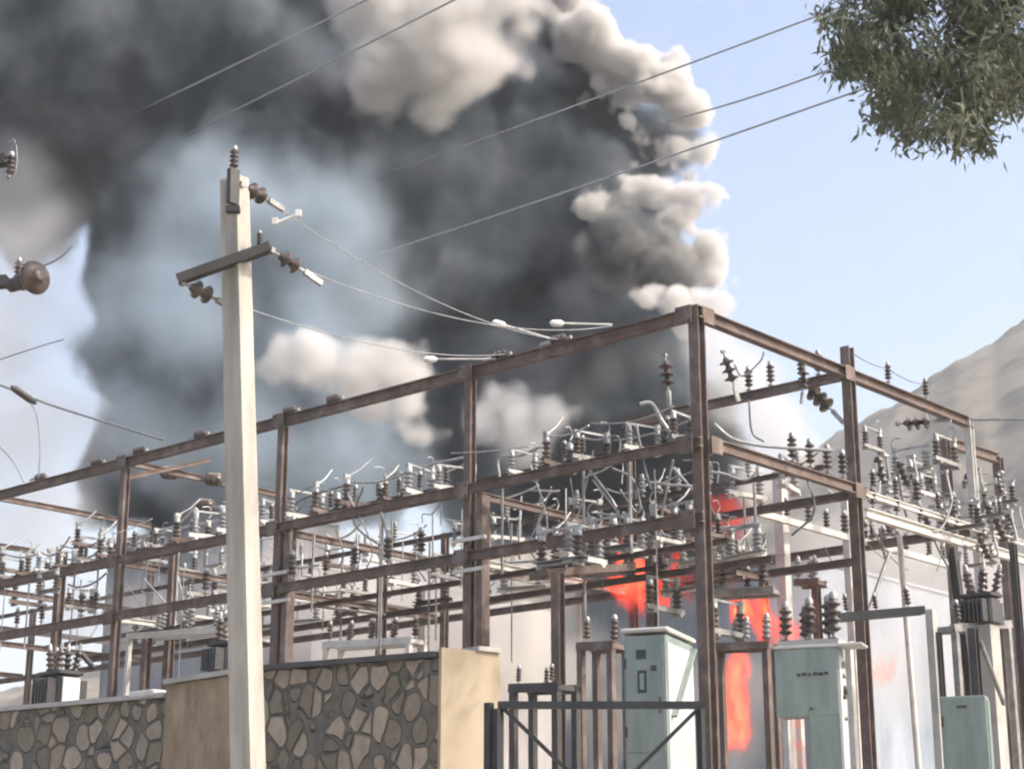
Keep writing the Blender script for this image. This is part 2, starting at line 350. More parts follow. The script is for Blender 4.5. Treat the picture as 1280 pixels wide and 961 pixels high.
def sub(mb, name, mat, par, root):
    l = root.location
    mb.v = [(x - l.x, y - l.y, z - l.z) for x, y, z in mb.v]
    o = mb.build(name, mat); o.parent = par
    return o
# ---------------------------------------------------------------- ground and hills
def sstep(a, b, x):
    t = min(1, max(0, (x - a) / (b - a))); return t * t * (3 - 2 * t)
GZ = 1.0
def gz(x, y): return GZ * sstep(8, 12.5, y) + 2.0 * sstep(60, 160, y)
xs = [-700, -400, -200, -100] + [-60 + 2 * i for i in range(61)] + [100, 200, 400, 700]
ys = [-60, -20] + [-4 + 1.0 * i for i in range(60)] + [60, 80, 110, 160, 250, 400, 600, 800]
g = MB(); g.add([(x, y, gz(x, y) + .03 * mnoise.noise(Vector((x * .4, y * .4, 0)))) for y in ys for x in xs],
                [(j * len(xs) + i, j * len(xs) + i + 1, (j + 1) * len(xs) + i + 1, (j + 1) * len(xs) + i) for j in range(len(ys) - 1) for i in range(len(xs) - 1)], True)
gr = g.build('ground', surf('dusty_ground', (.20, .17, .13), (.32, .28, .22), .8, .95, bump=.4)); tag(gr, 'dusty pale ground of the switchyard', 'ground', kind='structure')
HILL = surf('dry_hillside', (.07, .066, .046), (.21, .178, .138), .09, .95, bump=0, lo=.40, hi=.57, detail=12, c3=(.155, .132, .10))
SIL = [(-400, 1000), (560, 700), (700, 690), (860, 640), (950, 605), (1020, 572), (1060, 545), (1100, 520), (1140, 497), (1170, 474), (1195, 455), (1215, 447), (1240, 436), (1260, 420), (1280, 408), (1330, 385), (1420, 350), (1560, 330), (1700, 340), (2300, 420)]
def sil(u):
    for (a, b), (c_, d) in zip(SIL, SIL[1:]):
        if a <= u <= c_: return b + (d - b) * (u - a) / (c_ - a)
    return 1000
h = MB(); NI, NJ = 420, 90; vs = []
for j in range(NJ + 1):
    for i in range(NI + 1):
        u = -400 + 2700 * i / NI; crest = at(u, sil(u), 300); t = j / NJ
        y = 120 + 180 * t if j <= NJ * .8 else 264 + (t - .8) * 900
        k = sstep(0, .8, t) if t <= .8 else 1 - .5 * (t - .8) / .2
        x = crest.x / 300 * (y if y < 264 else 264 + (y - 264) * .6)
        zz = 2 + (crest.z * .88 - 2) * k
        nn = mnoise.ridged_multi_fractal(Vector((x * .016, y * .016, 3)), .9, 2.1, 7, .9, 2) - 1.2; zz += nn * 6 * sstep(0, .3, t) * min(1, crest.z / 60)
        vs.append((x, y, max(zz, -.5)))
h.add(vs, [(j * (NI + 1) + i, j * (NI + 1) + i + 1, (j + 1) * (NI + 1) + i + 1, (j + 1) * (NI + 1) + i) for j in range(NJ) for i in range(NI)], True)
tag(h.build('hills', HILL), 'hazy dry brown hillside rising behind the switchyard', 'hill', kind='structure')

# ---------------------------------------------------------------- main gantry
COLS_A = (0, 4.07, 8.2, 12.4, 16.6, 20.8); ROWS_B = (0, 3.78, 7.45)
Z1, Z2, Z3 = TOPZ - .1, 7.2, 6.22
gan = thing('steel_gantry', G(0, 0, GZ), 'large rusty steel gantry of posts and beams on three levels across the yard', 'gantry')
RA = Matrix((DB, DA, UP)).transposed()   # post section axes
# posts
def gpost(a, b, top, w=.2, hh=.2, mat=RUST, bot=GZ - .1, off=0):
    m = MB(); m.ibeam(G(a, b, bot), G(a, b, top), w, hh, .018, R=Matrix((DA, DB, UP)).transposed())
    m.box(G(a, b, GZ + .02), (.4, .4, .03), (DA, DB))
    return wpart(m, 'post', mat, gan)
gpost(0, 0, TOPZ, .155, .165); gpost(0, 3.78, TOPZ + .32, .15, .15); gpost(0, 7.45, TOPZ, .12, .12, PALE)
for a in COLS_A[1:]:
    gpost(a, 0, TOPZ - .2, .125, .13)
for b in ROWS_B[1:]:
    for a in COLS_A[1:]: gpost(a, b, TOPZ - .2 if b < 5 and a in (4.07, 12.4, 16.6) else 7.7, .11, .11)
# doubled lower legs with pale batten plates
for a in COLS_A[1:3]:
    m = MB(); m.channel(G(a - .24, .02, GZ), G(a - .24, .02, Z2 - .1), .12, .16, R=Matrix((DA, DB, UP)).transposed()); wpart(m, 'post', RUST, gan)
    m = MB()
    for z in (6.02, 6.46): m = MB(); m.box(G(a - .12, -.13, z), (.62, .05, .05), (DA, DB)); wpart(m, 'batten_plate', PALE, gan)
def gbeam(p, q, w=.14, hh=.2, mat=RUST, kind='ibeam', name='beam'):
    m = MB(); getattr(m, kind)(p, q, w, hh); return wpart(m, name, mat, gan)
AE = 24
gbeam(G(-.11, 0, Z1), G(AE, 0, Z1), .13, .16); gbeam(G(-.1, -.11, Z2), G(AE, -.11, Z2), .09, .13); gbeam(G(-.1, -.11, Z3), G(AE, -.11, Z3), .09, .14)
gbeam(G(0, .11, Z1), G(0, 7.5, Z1), .13, .16); gbeam(G(-.11, .1, Z2), G(-.11, 3.9, Z2), .10, .15)
gbeam(G(-.11, 3.9, Z2 - .02), G(-.11, 10, Z2 - .02), .07, .09, PALE)
gbeam(G(-.1, 3.9, 6.9), G(-.1, 11, 6.9), .10, .15, PALE)
gbeam(G(.11, 3.78, Z1), G(4.2, 3.78, Z1), .10, .14); gbeam(G(.1, 3.89, Z2), G(AE, 3.89, Z2), .09, .12); gbeam(G(.12, 3.89, Z3), G(AE, 3.89, Z3), .08, .11)
gbeam(G(.11, 7.45, Z2), G(AE, 7.45, Z2), .1, .14)
for i, a in enumerate(COLS_A[1:]):
    if i >= 2: gbeam(G(a, .1, Z1), G(a, 3.7, Z1), .08, .11)
    gbeam(G(a + .11, .0, Z2), G(a + .11, 7.4, Z2), .08, .11)
    gbeam(G(a + .11, .0, Z3), G(a + .11, 3.7, Z3), .08, .10, PALE if i in (0, 2) else RUST)
# gusset plates with bolt heads where beams meet the front posts
for a in COLS_A[:4]:
    for z in (Z1, Z2, Z3):
        m = MB(); yy = -.125 if z == Z1 else -.185; m.box(G(a + (.12 if a == 0 else 0), yy, z - .02), (.26, .012, .24), (DA, DB)); gp_ = wpart(m, 'gusset_plate', RUST, gan)
        for i, (dx, dz) in enumerate(((-.09, -.09), (.09, -.09), (-.09, .07), (.09, .07))):
            m = MB(); m.lathe([(.016, 0), (.016, .014)], G(a + (.12 if a == 0 else 0) + dx, yy - .006, z - .02 + dz), -DB, 6); sub(m, 'bolt', DKSTEEL, gp_, gan)
for b in (.14, 3.66):
    for z in (Z1, Z2):
        m = MB(); m.box(G(-.165 if z == Z2 else -.10, b, z - .02), (.24, .012, .22), (DB, DA)); wpart(m, 'gusset_plate', RUST, gan)
# twin rail on the middle beam of the long face
gbeam(G(4.4, .12, Z2 + .02), G(AE, .12, Z2 + .02), .06, .1, RUST, 'channel', 'rail')
gbeam(G(0.3, .62, Z2 + .30), G(AE, .62, Z2 + .30), .05, .08, RUST, 'channel', 'rail')
gbeam(G(.2, 3.3, Z2 + .32), G(AE, 3.3, Z2 + .32), .05, .08, RUST, 'channel', 'rail')
# ---------------------------------------------------------------- prototypes of the switchgear (built at the origin, x along the unit)
SHEDS = lambda r, z0, z1, n: [(r * .55, z0)] + [q for i in range(n) for q in ((r * .55, z0 + (z1 - z0) * (i + .1) / n), (r, z0 + (z1 - z0) * (i + .35) / n), (r * .95, z0 + (z1 - z0) * (i + .5) / n), (r * .55, z0 + (z1 - z0) * (i + .75) / n))] + [(r * .55, z1)]
protos = {}
def isolator(style):
    t = thing('isolator_switch', (0, 0, 0), '', 'isolator')
    m = MB(); m.channel((-.42, 0, .04), (.42, 0, .04), .09, .07); m.box((-.3, 0, -.02), (.06, .16, .04)); m.box((.3, 0, -.02), (.06, .16, .04)); part(m, 'base_channel', (GALV, RUST, PALE)[style], t)
    for x in (-.3, .3):
        m = MB(); m.lathe(SHEDS(.075, .08, .36, 4), (x, 0, 0), seg=10); o = part(m, 'insulator', (BROWN, BROWN, GREYP)[style], t)
        m = MB(); m.lathe([(.05, .34), (.05, .40), (.03, .41)], (x, 0, 0), seg=8); m.box((x, 0, .43), (.10, .05, .04)); k = part(m, 'cap', ALU, o)
    m = MB()
    if style == 1: m.tube([(-.3, 0, .45), (-.05, 0, .62), (.12, 0, .80)], .016); m.box((-.3, 0, .46), (.1, .07, .06))
    else: m.bar((-.36, 0, .455), (.36, 0, .455), .035, .03); m.box((.3, 0, .47), (.09, .08, .07))
    part(m, 'blade', ALU, t)
    m = MB(); m.tube(smooth_path([(.3, 0, .48), (.36, 0, .58), (.30, 0, .68), (.17, 0, .66)], 4), .012, 5); part(m, 'arcing_horn', ALU, t)
    return t
def fuse():
    t = thing('drop_out_fuse', (0, 0, 0), '', 'fuse')
    m = MB(); m.bar((0, 0, .0), (0, 0, .12), .05, .04); part(m, 'bracket', GALV, t)
    m = MB(); m.lathe(SHEDS(.07, -.18, .18, 4), (0, -.12, .05), (0, .35, 1), 10); part(m, 'insulator', BROWN, t)
    m = MB(); m.tube([(0, -.28, .27), (.0, -.34, -.10)], .018); m.box((0, -.25, .27), (.06, .12, .04)); m.box((0, -.3, -.1), (.06, .1, .04)); part(m, 'fuse_tube', ALU, t)
    return t
def strain(n=3, r=.115, mat=None):
    t = thing('strain_insulator', (0, 0, 0), '', 'insulator')
    m = MB(); m.tube([(0, 0, 0), (.12, 0, 0)], .015); m.box((.02, 0, 0), (.05, .06, .06)); part(m, 'shackle', GALV, t)
    for i in range(n):
        x = .12 + .13 * i; m = MB(); m.lathe([(.03, 0), (.045, .02), (.05, .05), (r, .075), (r, .09), (r * .8, .095), (.06, .1), (.025, .13)], (x, 0, 0), (1, 0, 0), 14); part(m, 'disc', mat or BROWN, t)
    x = .12 + .13 * n; m = MB(); m.tube([(x, 0, 0), (x + .08, 0, 0)], .014); m.bar((x + .08, 0, 0), (x + .32, 0, -.01), .05, .06); part(m, 'clamp', ALU, t)
    return t
def pin(mat=None, h=.3, r=.075, n=4):
    t = thing('pin_insulator', (0, 0, 0), '', 'insulator')
    m = MB(); m.tube([(0, 0, -.06), (0, 0, .1)], .016); m.box((0, 0, .0), (.08, .08, .02)); part(m, 'pin', GALV, t)
    m = MB(); m.lathe(SHEDS(r, .06, .06 + h, n), seg=10); part(m, 'shed', mat or BROWN, t)
    m = MB(); m.lathe([(r * .6, .06 + h), (r * .6, .10 + h), (.02, .13 + h)], seg=8); part(m, 'cap', ALU, t)
    return t
def place(key, make, M, label, group):
    if key not in protos: protos[key] = make(); t = protos[key]; t.matrix_world = M; t['label'] = label; t['group'] = group; return t
    return dup(protos[key], M, label, group)
# isolators along the front middle beam
GI = 'isolator switches on the gantry beams'
n = 0
R = random.Random(3)
bays = ['first bay', 'second bay', 'third bay', 'fourth bay', 'last bay']
def row(a_list, b, z, where, X, styles=(0, 1, 2), jit=.35, key='iso', make=None, group=GI, noun='isolator switch', sc=1.0):
    per = {}
    for k, a in enumerate(a_list):
        bay = min(4, int(a // 4.12)); per[bay] = per.get(bay, 0) + 1
        s = styles[R.randrange(len(styles))]
        XX = Matrix.Rotation(R.uniform(-jit, jit), 3, 'Z') @ X
        look = {0: 'grey-based brown', 1: 'rusty open-bladed', 2: 'pale grey'}[s] if make is None else 'grey' if key == 'ping' else 'brown'
        place(key + str(s), make or (lambda s=s: isolator(s)), pose(G(a + R.uniform(-.12, .12), b + R.uniform(-.05, .05), z), XX, sc * R.uniform(.72, 1.0)),
              f'{look} {noun}, {ORD[per[bay] - 1]} past the post in the {bays[bay]}, {where}', group)
row([.55, 1.25, 1.95, 2.7, 3.4, 4.6, 5.25, 5.9, 6.6, 7.3, 7.85, 8.8, 9.5, 10.2, 10.9, 11.6, 12.9, 13.5, 14.2, 14.9, 15.6, 16.2], .25, Z2 + .14, 'front middle beam', DB)
row([.9, 1.7, 2.5, 3.3, 4.8, 5.7, 6.6, 7.5, 8.9, 9.8, 10.7, 11.6, 13.0, 14.0], 3.55, Z2 + .14, 'rear middle beam', DB)
row([.8, 1.6, 2.4, 3.2, 4.9, 5.8, 6.7, 8.8, 9.8, 10.8, 11.8, 13.2, 14.4], 2.0, Z3 - .12, 'lower inner rail', DA)
# carrier rails for the lower isolators
gbeam(G(.3, 2.0, Z3 - .2), G(16, 2.0, Z3 - .2), .06, .1, RUST, 'channel', 'rail')
GP = 'pin insulators on the gantry beams'
row([.5, .95, 1.5, 1.9, 2.35, 2.9, 3.4, 4.7, 5.1, 5.7, 6.1, 6.7, 7.2, 7.7, 8.7, 9.2, 9.9, 10.5, 11.1, 11.7, 12.9, 13.6, 14.4, 15.3], .62, Z2 + .36, 'front upper rail', DA, (0, ), key='pin', make=pin, group='pin insulators on the upper rails', noun='pin insulator', sc=.8)
row([.7, 1.4, 2.1, 2.8, 3.5, 4.8, 5.6, 6.4, 7.2, 9.0, 9.8, 10.7, 11.5, 13.2, 14.1, 15.0], 3.3, Z2 + .4, 'rear upper rail', DA, (0, ), key='ping', make=lambda: pin(GREYP), group='pin insulators on the upper rails', noun='post insulator', sc=.85)
row([.6, 1.3, 2.2, 3.1, 4.7, 5.5, 6.5, 7.4, 8.8, 9.7, 10.6, 11.5], 1.0, Z3 + .0, 'lower middle rail', DB, group='isolator switches on the lower rails', sc=.95)
gbeam(G(.3, 1.0, Z3 - .09), G(16, 1.0, Z3 - .09), .06, .08, RUST, 'channel', 'rail')
row([4.9, 5.5, 6.2, 7.0, 7.7, 9.2, 9.9, 12.9, 13.3, 14.4, 15.2], -.11, Z3 + .12, 'front lower beam', DB, (0, ), key='pin', make=pin, group=GP, noun='pin insulator', sc=1.05)
# right-hand rows, running away to the right from the second post
GR = 'pin insulators on the right-hand rails'
nn = 0
for b0, z, a, cnt, nm in ((4.1, Z2 + .08, -.11, 9, 'upper pale rail'), (4.2, 7.02, -.1, 8, 'wide pale beam'), (4.4, 7.3, 2.0, 8, 'rail behind the pale beam')):
    for i in range(cnt):
        b = b0 + i * .62 + R.uniform(-.1, .1)
        place('pin0', pin, pose(G(a, b, z), DA, R.uniform(.65, 1.0)), f'dark pin insulator, {ORD[i]} along the {nm} right of the rust post', GR)
gbeam(G(2.0, 4.1, 7.26), G(2.0, 10.5, 7.26), .08, .1, PALE, 'channel', 'rail')
for i, b in enumerate((2.0, 2.45, 2.9, 3.3)):
    place('pin0', pin, pose(G(-.11, b, Z2 + .12), DA, .95), f'dark pin insulator, {ORD[i]} along the dark middle beam of the right bay', GR)
for i, a in enumerate((.5, .8, 1.35, 1.75)):
    place('pin0', pin, pose(G(a, 3.78, Z1 + .1), DA, .9), f'dark pin insulator, {ORD[i]} along the rear top beam behind the corner post', GR)
# strain insulators: (where it hangs, direction, label)
GS = 'disc insulator strings on the gantry'
def hang(p, d, label, scale=1.0, key='strain3', mk=None):
    d = Vector(d).normalized(); X = d; Y = (UP.cross(X)).normalized() if abs(X.z) < .98 else DB; Z = X.cross(Y)
    M = Matrix.Translation(p) @ Matrix((X, Y, Z)).transposed().to_4x4() @ Matrix.Scale(scale, 4)
    return place(key, mk or strain, M, label, GS)
top_a = [(on_a(u, v)[0], u) for u, v in ((640, 447), (715, 425), (430, 505), (375, 513), (262, 545), (185, 565), (130, 597), (60, 600))]
for i, (a, u) in enumerate(top_a):
    hang(G(a, -.02, Z1 + .13), DA * (1 if i % 2 else .9) + UP * .02, scale=.68, label=f'brown disc string on the front top beam, {ORD[i]} of eight from the corner')
hang(at(1005, 480, 25.6), (.25, -.2, -.35), 'dark disc string with a loose tail hanging in the right bay beside the rust post', 1.15)
hang(at(1120, 530, 27.5), (.8, -.5, -.05), 'dark disc string right of the rust post in front of the hill', 1.1)
hang(G(1.2, .9, Z1 - .1), (.1, .1, -1), 'brown disc string hanging under the top beam just right of the corner post', .9)
hang(G(.5, 1.3, Z1 - .1), (.3, .1, -1), 'brown disc string hanging under the middle of the right top beam', .9)
hang(G(.0, 2.6, Z1 - .1), (-.1, .1, -1), 'brown disc string hanging under the far end of the right top beam', .7)
hang(G(2.9, 3.78, Z1 - .1), (.1, -.1, -1), 'brown disc string hanging from the rear top beam in the first bay', .8)
for i, (u, v, Y) in enumerate(((200, 590, 32), (255, 598, 31.5), (245, 630, 33))):
    hang(at(u, v, Y), (.6, -.7, -.2), f'brown disc string with a pale clamp, {ORD[i]} of three seen left of the concrete pole', 1.1)
gbeam(G(12.4, -.05, Z1 - .3), at(262, 575, 31.5), .06, .08, RUST)
# ---------------------------------------------------------------- jumpers, drop conductors and stays
def cable(name, pts, r, mat, label, cat, group=None, seg=6):
    o = MB().tube(pts, r, seg).build(name, mat); return tag(o, label, cat, group)
GJ = 'jumper cables between isolators'
GD = 'thin vertical drop conductors'
rr = random.Random(11); cnt = 0
for bay, (a0, a1, k) in enumerate(((.4, 3.8, 14), (4.4, 8.0, 13), (8.5, 12.2, 10), (12.8, 16.2, 8))):
    for i in range(k):
        a = a0 + (a1 - a0) * (i + rr.uniform(.2, .8)) / k; b = rr.choice((-.1, .4, 1.1, 2.0, 3.2))
        p = G(a, b, Z2 + rr.uniform(-.1, .5)); q = G(a + rr.uniform(-.5, .5), b + rr.uniform(-.3, .6), Z3 + rr.uniform(.0, .45)); mid = (p + q) / 2 + DA * rr.uniform(-.35, .35) + DB * rr.uniform(-.2, .2) - UP * rr.uniform(0, .35)
        cable('jumper_cable', smooth_path([p, mid, q], 6), rr.choice((.011, .014, .018)), ALU if rr.random() < .6 else WIRE, f'looping jumper cable below the middle beam, {ORD[i]} from the corner end of the {bays[bay]}', 'cable', GJ)
    for i in range(k // 2 + 2):
        a = a0 + (a1 - a0) * (i + .5) / (k // 2 + 2) + rr.uniform(-.2, .2); b = rr.choice((.0, .5, 2.0))
        cable('drop_conductor', [G(a, b, Z2 - rr.uniform(0, .1)), G(a, b, Z3 - rr.choice((0, .3, 1.2)))], rr.choice((.012, .02)), rr.choice((ALU, PALE, GALV)), f'thin upright conductor under the middle beam, {ORD[i]} from the corner end of the {bays[bay]}', 'conductor', GD)
def C(pts, Y): return smooth_path([at(u, v, Y + (0 if len(p) < 3 else p[2])) for p in pts for u, v in [p[:2]]], 6)
GB = 'curved jumper cables around the right bay'
for pts, Y, r, m_, lab in (
    ([(893, 530), (915, 548), (945, 556), (985, 560), (1040, 563)], 23.2, .022, ALU, 'thick pale jumper sweeping above the dark middle beam of the right bay'),
    ([(888, 590), (905, 592), (930, 600), (945, 590), (948, 575)], 23.2, .018, ALU, 'pale hooked jumper hanging under the dark middle beam of the right bay'),
    ([(800, 505), (815, 505), (830, 530), (845, 545), (870, 545)], 23, .03, ALU, 'broad pale jumper bending down to the corner post'),
    ([(765, 585), (790, 598), (800, 630), (795, 640), (775, 612)], 24, .018, WIRE, 'grey looped jumper hanging in the first bay'),
    ([(812, 603), (840, 606), (872, 608)], 23.4, .022, ALU, 'straight pale bar left of the corner post below the middle beam'),
    ([(660, 612), (690, 614), (700, 613)], 24.5, .018, ALU, 'short pale bar with a hanging rod in the first bay'),
    ([(936, 500), (940, 540), (955, 552)], 25.5, .015, WIRE, 'thin grey jumper dropping from the rear top beam in the right bay'),
    ([(918, 455), (928, 470), (950, 452), (955, 440)], 25, .014, WIRE, 'dark crooked lead tied under the right top beam')):
    cable('jumper_cable', C(pts, Y), r, m_, lab, 'cable', GB)

# pale busbars and slack leads strung over the isolators
GBB = 'leads strung along the isolator rows'
rb = random.Random(5)
for b, z, nm, k in ((.0, Z2 + .58, 'front isolator row', 13), (.55, Z2 + .55, 'front isolators inside', 12), (3.3, Z2 + .6, 'rear isolator row', 10), (2.0, Z3 + .38, 'lower isolator row', 10), (1.2, Z2 + .25, 'gap between isolator rows', 9)):
    for i in range(k):
        a = .4 + i * (15.8 / k) + rb.uniform(-.2, .2); p = G(a, b + rb.uniform(-.12, .12), z + rb.uniform(-.12, .06)); q = G(a + rb.uniform(.6, 1.5), b + rb.uniform(-.2, .2), z + rb.uniform(-.15, .08))
        st = rb.random()
        pts = sag(p, q, rb.uniform(.02, .18), 8) if st < .6 else smooth_path([p - UP * .3, p + UP * .02, p.lerp(q, .5) + UP * rb.uniform(-.1, .12), q, q - UP * rb.uniform(.1, .3)], 5)
        cable('connecting_lead', pts, rb.choice((.010, .014, .02)), rb.choice((ALU, ALU, PALE, WIRE)), f'pale lead along the {nm}, {ORD[i]} from the corner', 'lead', GBB)
for i in range(16):
    b = 3.95 + i * .32 + rb.uniform(-.1, .1); a = rb.choice((-.1, .6, 1.4, 2.0)); p = G(a, b, rb.uniform(6.9, 7.75)); q = G(a + rb.uniform(-.3, .5), b + rb.uniform(.2, .7), rb.uniform(6.5, 7.6))
    cable('connecting_lead', sag(p, q, rb.uniform(.03, .2), 8), rb.choice((.010, .014, .018)), rb.choice((ALU, PALE, WIRE)), f'short lead in the right-hand bays, {ORD[i]} counted away from the rust post', 'lead', GBB)
# ---------------------------------------------------------------- concrete pole in front, with its fittings
PY = 14.0
def pole(base, top, name, label, w0=.205, w1=.175):
    """pre-stressed concrete pole: solid back, recessed face between two ribs"""
    t = thing(name, base, label, 'pole'); m = MB(); d = Vector(top) - Vector(base)
    X, Y = DA, DB; rings = []
    for k, (p, w) in enumerate(((Vector(base), w0), (Vector(top), w1))):
        hw, hd = w * .40, w * .62; r_ = .018; ri = .045   # DB faces sun: broad side recessed
        sec = [(-hw, -hd), (hw, -hd), (hw, -hd + ri), (hw - r_, -hd + ri + .02), (hw - r_, hd - ri - .02), (hw, hd - ri), (hw, hd), (-hw, hd), (-hw, hd - ri), (-hw + r_, hd - ri - .02), (-hw + r_, -hd + ri + .02), (-hw, -hd + ri)]
        rings.append([p + Y * x + X * y for x, y in sec])
    n = 12; vs = []
    K = 10
    for k in range(K + 1): vs += [a.lerp(b, k / K) for a, b in zip(*rings)]
    m.add(vs, [(k * n + i, k * n + (i + 1) % n, (k + 1) * n + (i + 1) % n, (k + 1) * n + i) for k in range(K) for i in range(n)] + [tuple(range(n))[::-1], tuple(range(K * n, K * n + n))])
    wpart(m, 'shaft', CONC, t); return t
ptop = at(293, 224, PY); pbot = at(310, 960, PY); dirp = (ptop - pbot).normalized(); pbase = pbot - dirp * ((pbot.z - .3) / dirp.z)
pl = pole(pbase, ptop, 'concrete_pole', 'tall cream concrete pole leaning slightly in front of the stone wall')
ca, cb = at(222, 350, PY - .16), at(338, 309, PY - .10)
m = MB(); m.channel(ca, cb, .10, .08); wpart(m, 'crossarm', DKSTEEL, pl)
m = MB(); m.bar(at(291, 255, PY - .14), at(292, 212, PY - .14), .10, .05); m.bar(at(283, 262, PY - .14), at(300, 262, PY - .14), .07, .05); wpart(m, 'top_bracket', DKSTEEL, pl)
def hang2(p, q, label, scale, key, mk, group):
    d = (Vector(q) - Vector(p)).normalized(); Y = UP.cross(d).normalized(); Z = d.cross(Y)
    return place(key, mk, Matrix.Translation(p) @ Matrix((d, Y, Z)).transposed().to_4x4() @ Matrix.Scale(scale, 4), label, group)
GPO = 'insulators on the concrete pole'
strain1 = lambda: strain(2, .095)
place('pin0', pin, pose(at(292, 214, PY - .14), DB, .55), 'small dark pin insulator standing on top of the concrete pole', GPO)
hang2(at(300, 230, PY - .1), at(335, 250, PY + .2), 'dark disc insulator at the top of the concrete pole pointing right', .8, 'strain2', strain1, GPO)
hang2(at(338, 312, PY - .1), at(375, 336, PY + .1), 'dark disc insulator at the right end of the pole crossarm', .8, 'strain2', strain1, GPO)
hang2(at(226, 352, PY - .16), at(266, 372, PY + .1), 'dark disc insulator below the left end of the pole crossarm', .85, 'strain2', strain1, GPO)
place('pin0', pin, pose(at(324, 309, PY - .12), DB, .35), 'tiny pale-capped pin insulator on the right half of the pole crossarm', GPO)
# conductors from the pole to the gantry top beam, with pale dead-end clamps
GW = 'service conductors from the pole to the gantry'
def on_top(u, v): return G(on_a(u, v)[0], 0, Z1 + .14)
for (p, q, dr, lab) in ((at(318, 240, PY + .1), on_top(700, 428), .25, 'thin upper conductor from the pole top to the gantry'), (at(372, 334, PY + .1), on_top(765, 408), .25, 'thin middle conductor from the crossarm to the gantry'), (at(262, 368, PY + .1), on_top(632, 450), .2, 'thin lower conductor passing behind the pole to the gantry')):
    pts = sag(p, q, dr, 20); cable('conductor_wire', pts, .006, ALU, lab, 'wire', GW)
GC = 'pale dead-end clamps on the top beam'
for (u0, v0, u1, v1, lab) in ((690, 404, 765, 406, 'long pale clamp rod on the top beam nearest the corner'), (618, 403, 690, 424, 'pale sloping clamp rod ending left of the top beam disc string'), (530, 449, 625, 449, 'long pale level clamp rod above the second bay post')):
    a, b = on_top(u0, v0), on_top(u1, v1); Yd = b.y; p = at(u0, v0, Yd - .3); q = at(u1, v1, Yd)
    t = thing('clamp_rod', p, lab, 'clamp', GC)
    mm_ = MB(); mm_.tube([p, q], .018); wpart(mm_, 'rod', ALU, t); mm_ = MB(); mm_.lathe([(.02, -.1), (.05, -.06), (.05, .06), (.02, .1)], p.lerp(q, .08), q - p, 8); wpart(mm_, 'ferrule', WHITE, t)
# small spreader clamp floating on the upper conductor right of the pole
t = thing('wire_clamp', at(360, 270, PY + .5), 'small white two-ended clamp on the wire right of the pole top', 'clamp')
m = MB(); m.tube([at(345, 279, PY + .5), at(372, 268, PY + .5)], .014); wpart(m, 'bar', WHITE, t)
for u, v in ((344, 277), (373, 267)):
    m = MB(); m.box(at(u, v, PY + .5), (.05, .05, .06)); wpart(m, 'jaw', WHITE, t)
# second pole just outside the picture, whose insulators reach into it
p2t = at(-75, 120, 12.5); p2b = at(-62, 960, 12.5); d2 = (p2t - p2b).normalized()
pole2 = pole(p2b - d2 * ((p2b.z - .3) / d2.z), p2t, 'concrete_pole', 'concrete pole just outside the left edge carrying the near insulators')
m = MB(); m.channel(at(-120, 362, 12.4), at(10, 352, 12.4), .1, .08); wpart(m, 'crossarm', DKSTEEL, pole2)
m = MB(); m.channel(at(-120, 215, 12.4), at(8, 200, 12.4), .1, .08); wpart(m, 'crossarm', DKSTEEL, pole2)
GN = 'near insulators at the left edge'
def end_disc():
    t = thing('disc_insulator', (0, 0, 0), '', 'insulator')
    m = MB(); m.tube([(0, 0, 0), (.2, 0, 0)], .045, 8); m.lathe([(.03, .0), (.055, .02), (.055, .1), (.03, .12)], (.08, 0, 0), (1, 0, 0), 10); part(m, 'stem', DKSTEEL, t)
    m = MB(); m.lathe([(.03, 0), (.06, .01), (.095, .04), (.105, .06), (.1, .075), (.06, .08), (.045, .10), (.02, .11)], (.17, 0, 0), (1, 0, 0), 20); part(m, 'disc', BROWN, t)
    return t
hang2(at(14, 357, 12.1), at(14, 357, 12.1) + Vector((.28, -.22, 0)), 'big dark disc insulator reaching in from the left edge', 1.2, 'end_disc', end_disc, GN)
place('pin0', pin, pose(at(22, 352, 12.4), DB, .45), 'small dark pin insulator above the big disc at the left edge', GN)
place('pin0', pin, pose(at(12, 222, 12.4), DB, .5), 'dark pin insulator with a wire loop high at the left edge', GN)
GL = 'slack wires at the left edge'
for pts, Y, r, lab in (([(10, 178), (18, 176), (21, 195), (19, 215), (12, 225)], 12.3, .008, 'thin grey wire loop around the upper left edge insulator'),
    ([(20, 330), (50, 333), (75, 322), (90, 308)], 12.3, .007, 'short curved wire tail above the big left edge disc'),
    ([(-60, 470), (10, 446), (50, 433), (80, 424)], 16, .006, 'faint thin wire rising from the left edge across the smoke'),
    ([(-70, 455), (15, 487), (60, 505), (130, 527), (205, 550)], 22, .015, 'dark wire sloping from the left edge down to the gantry top beam'),
    ([(36, 500), (46, 520), (50, 560), (48, 597)], 22, .008, 'thin wire curving down from the sloping left wire to the beam'),
    ([(-20, 540), (15, 575), (30, 603)], 22, .008, 'thin slanting wire meeting the top beam at the left edge')):
    cable('slack_wire', smooth_path([at(u, v, Y) for u, v in pts], 6), r, WIRE, lab, 'wire', GL)
t = thing('wire_joint', at(36, 499, 21.9), 'dark wire joint on the sloping wire at the left edge', 'joint')
m = MB(); m.lathe([(.01, -.22), (.05, -.15), (.05, .1), (.02, .2)], at(30, 494, 21.9), DB - UP * .4, 8); wpart(m, 'sleeve', DKSTEEL, t)
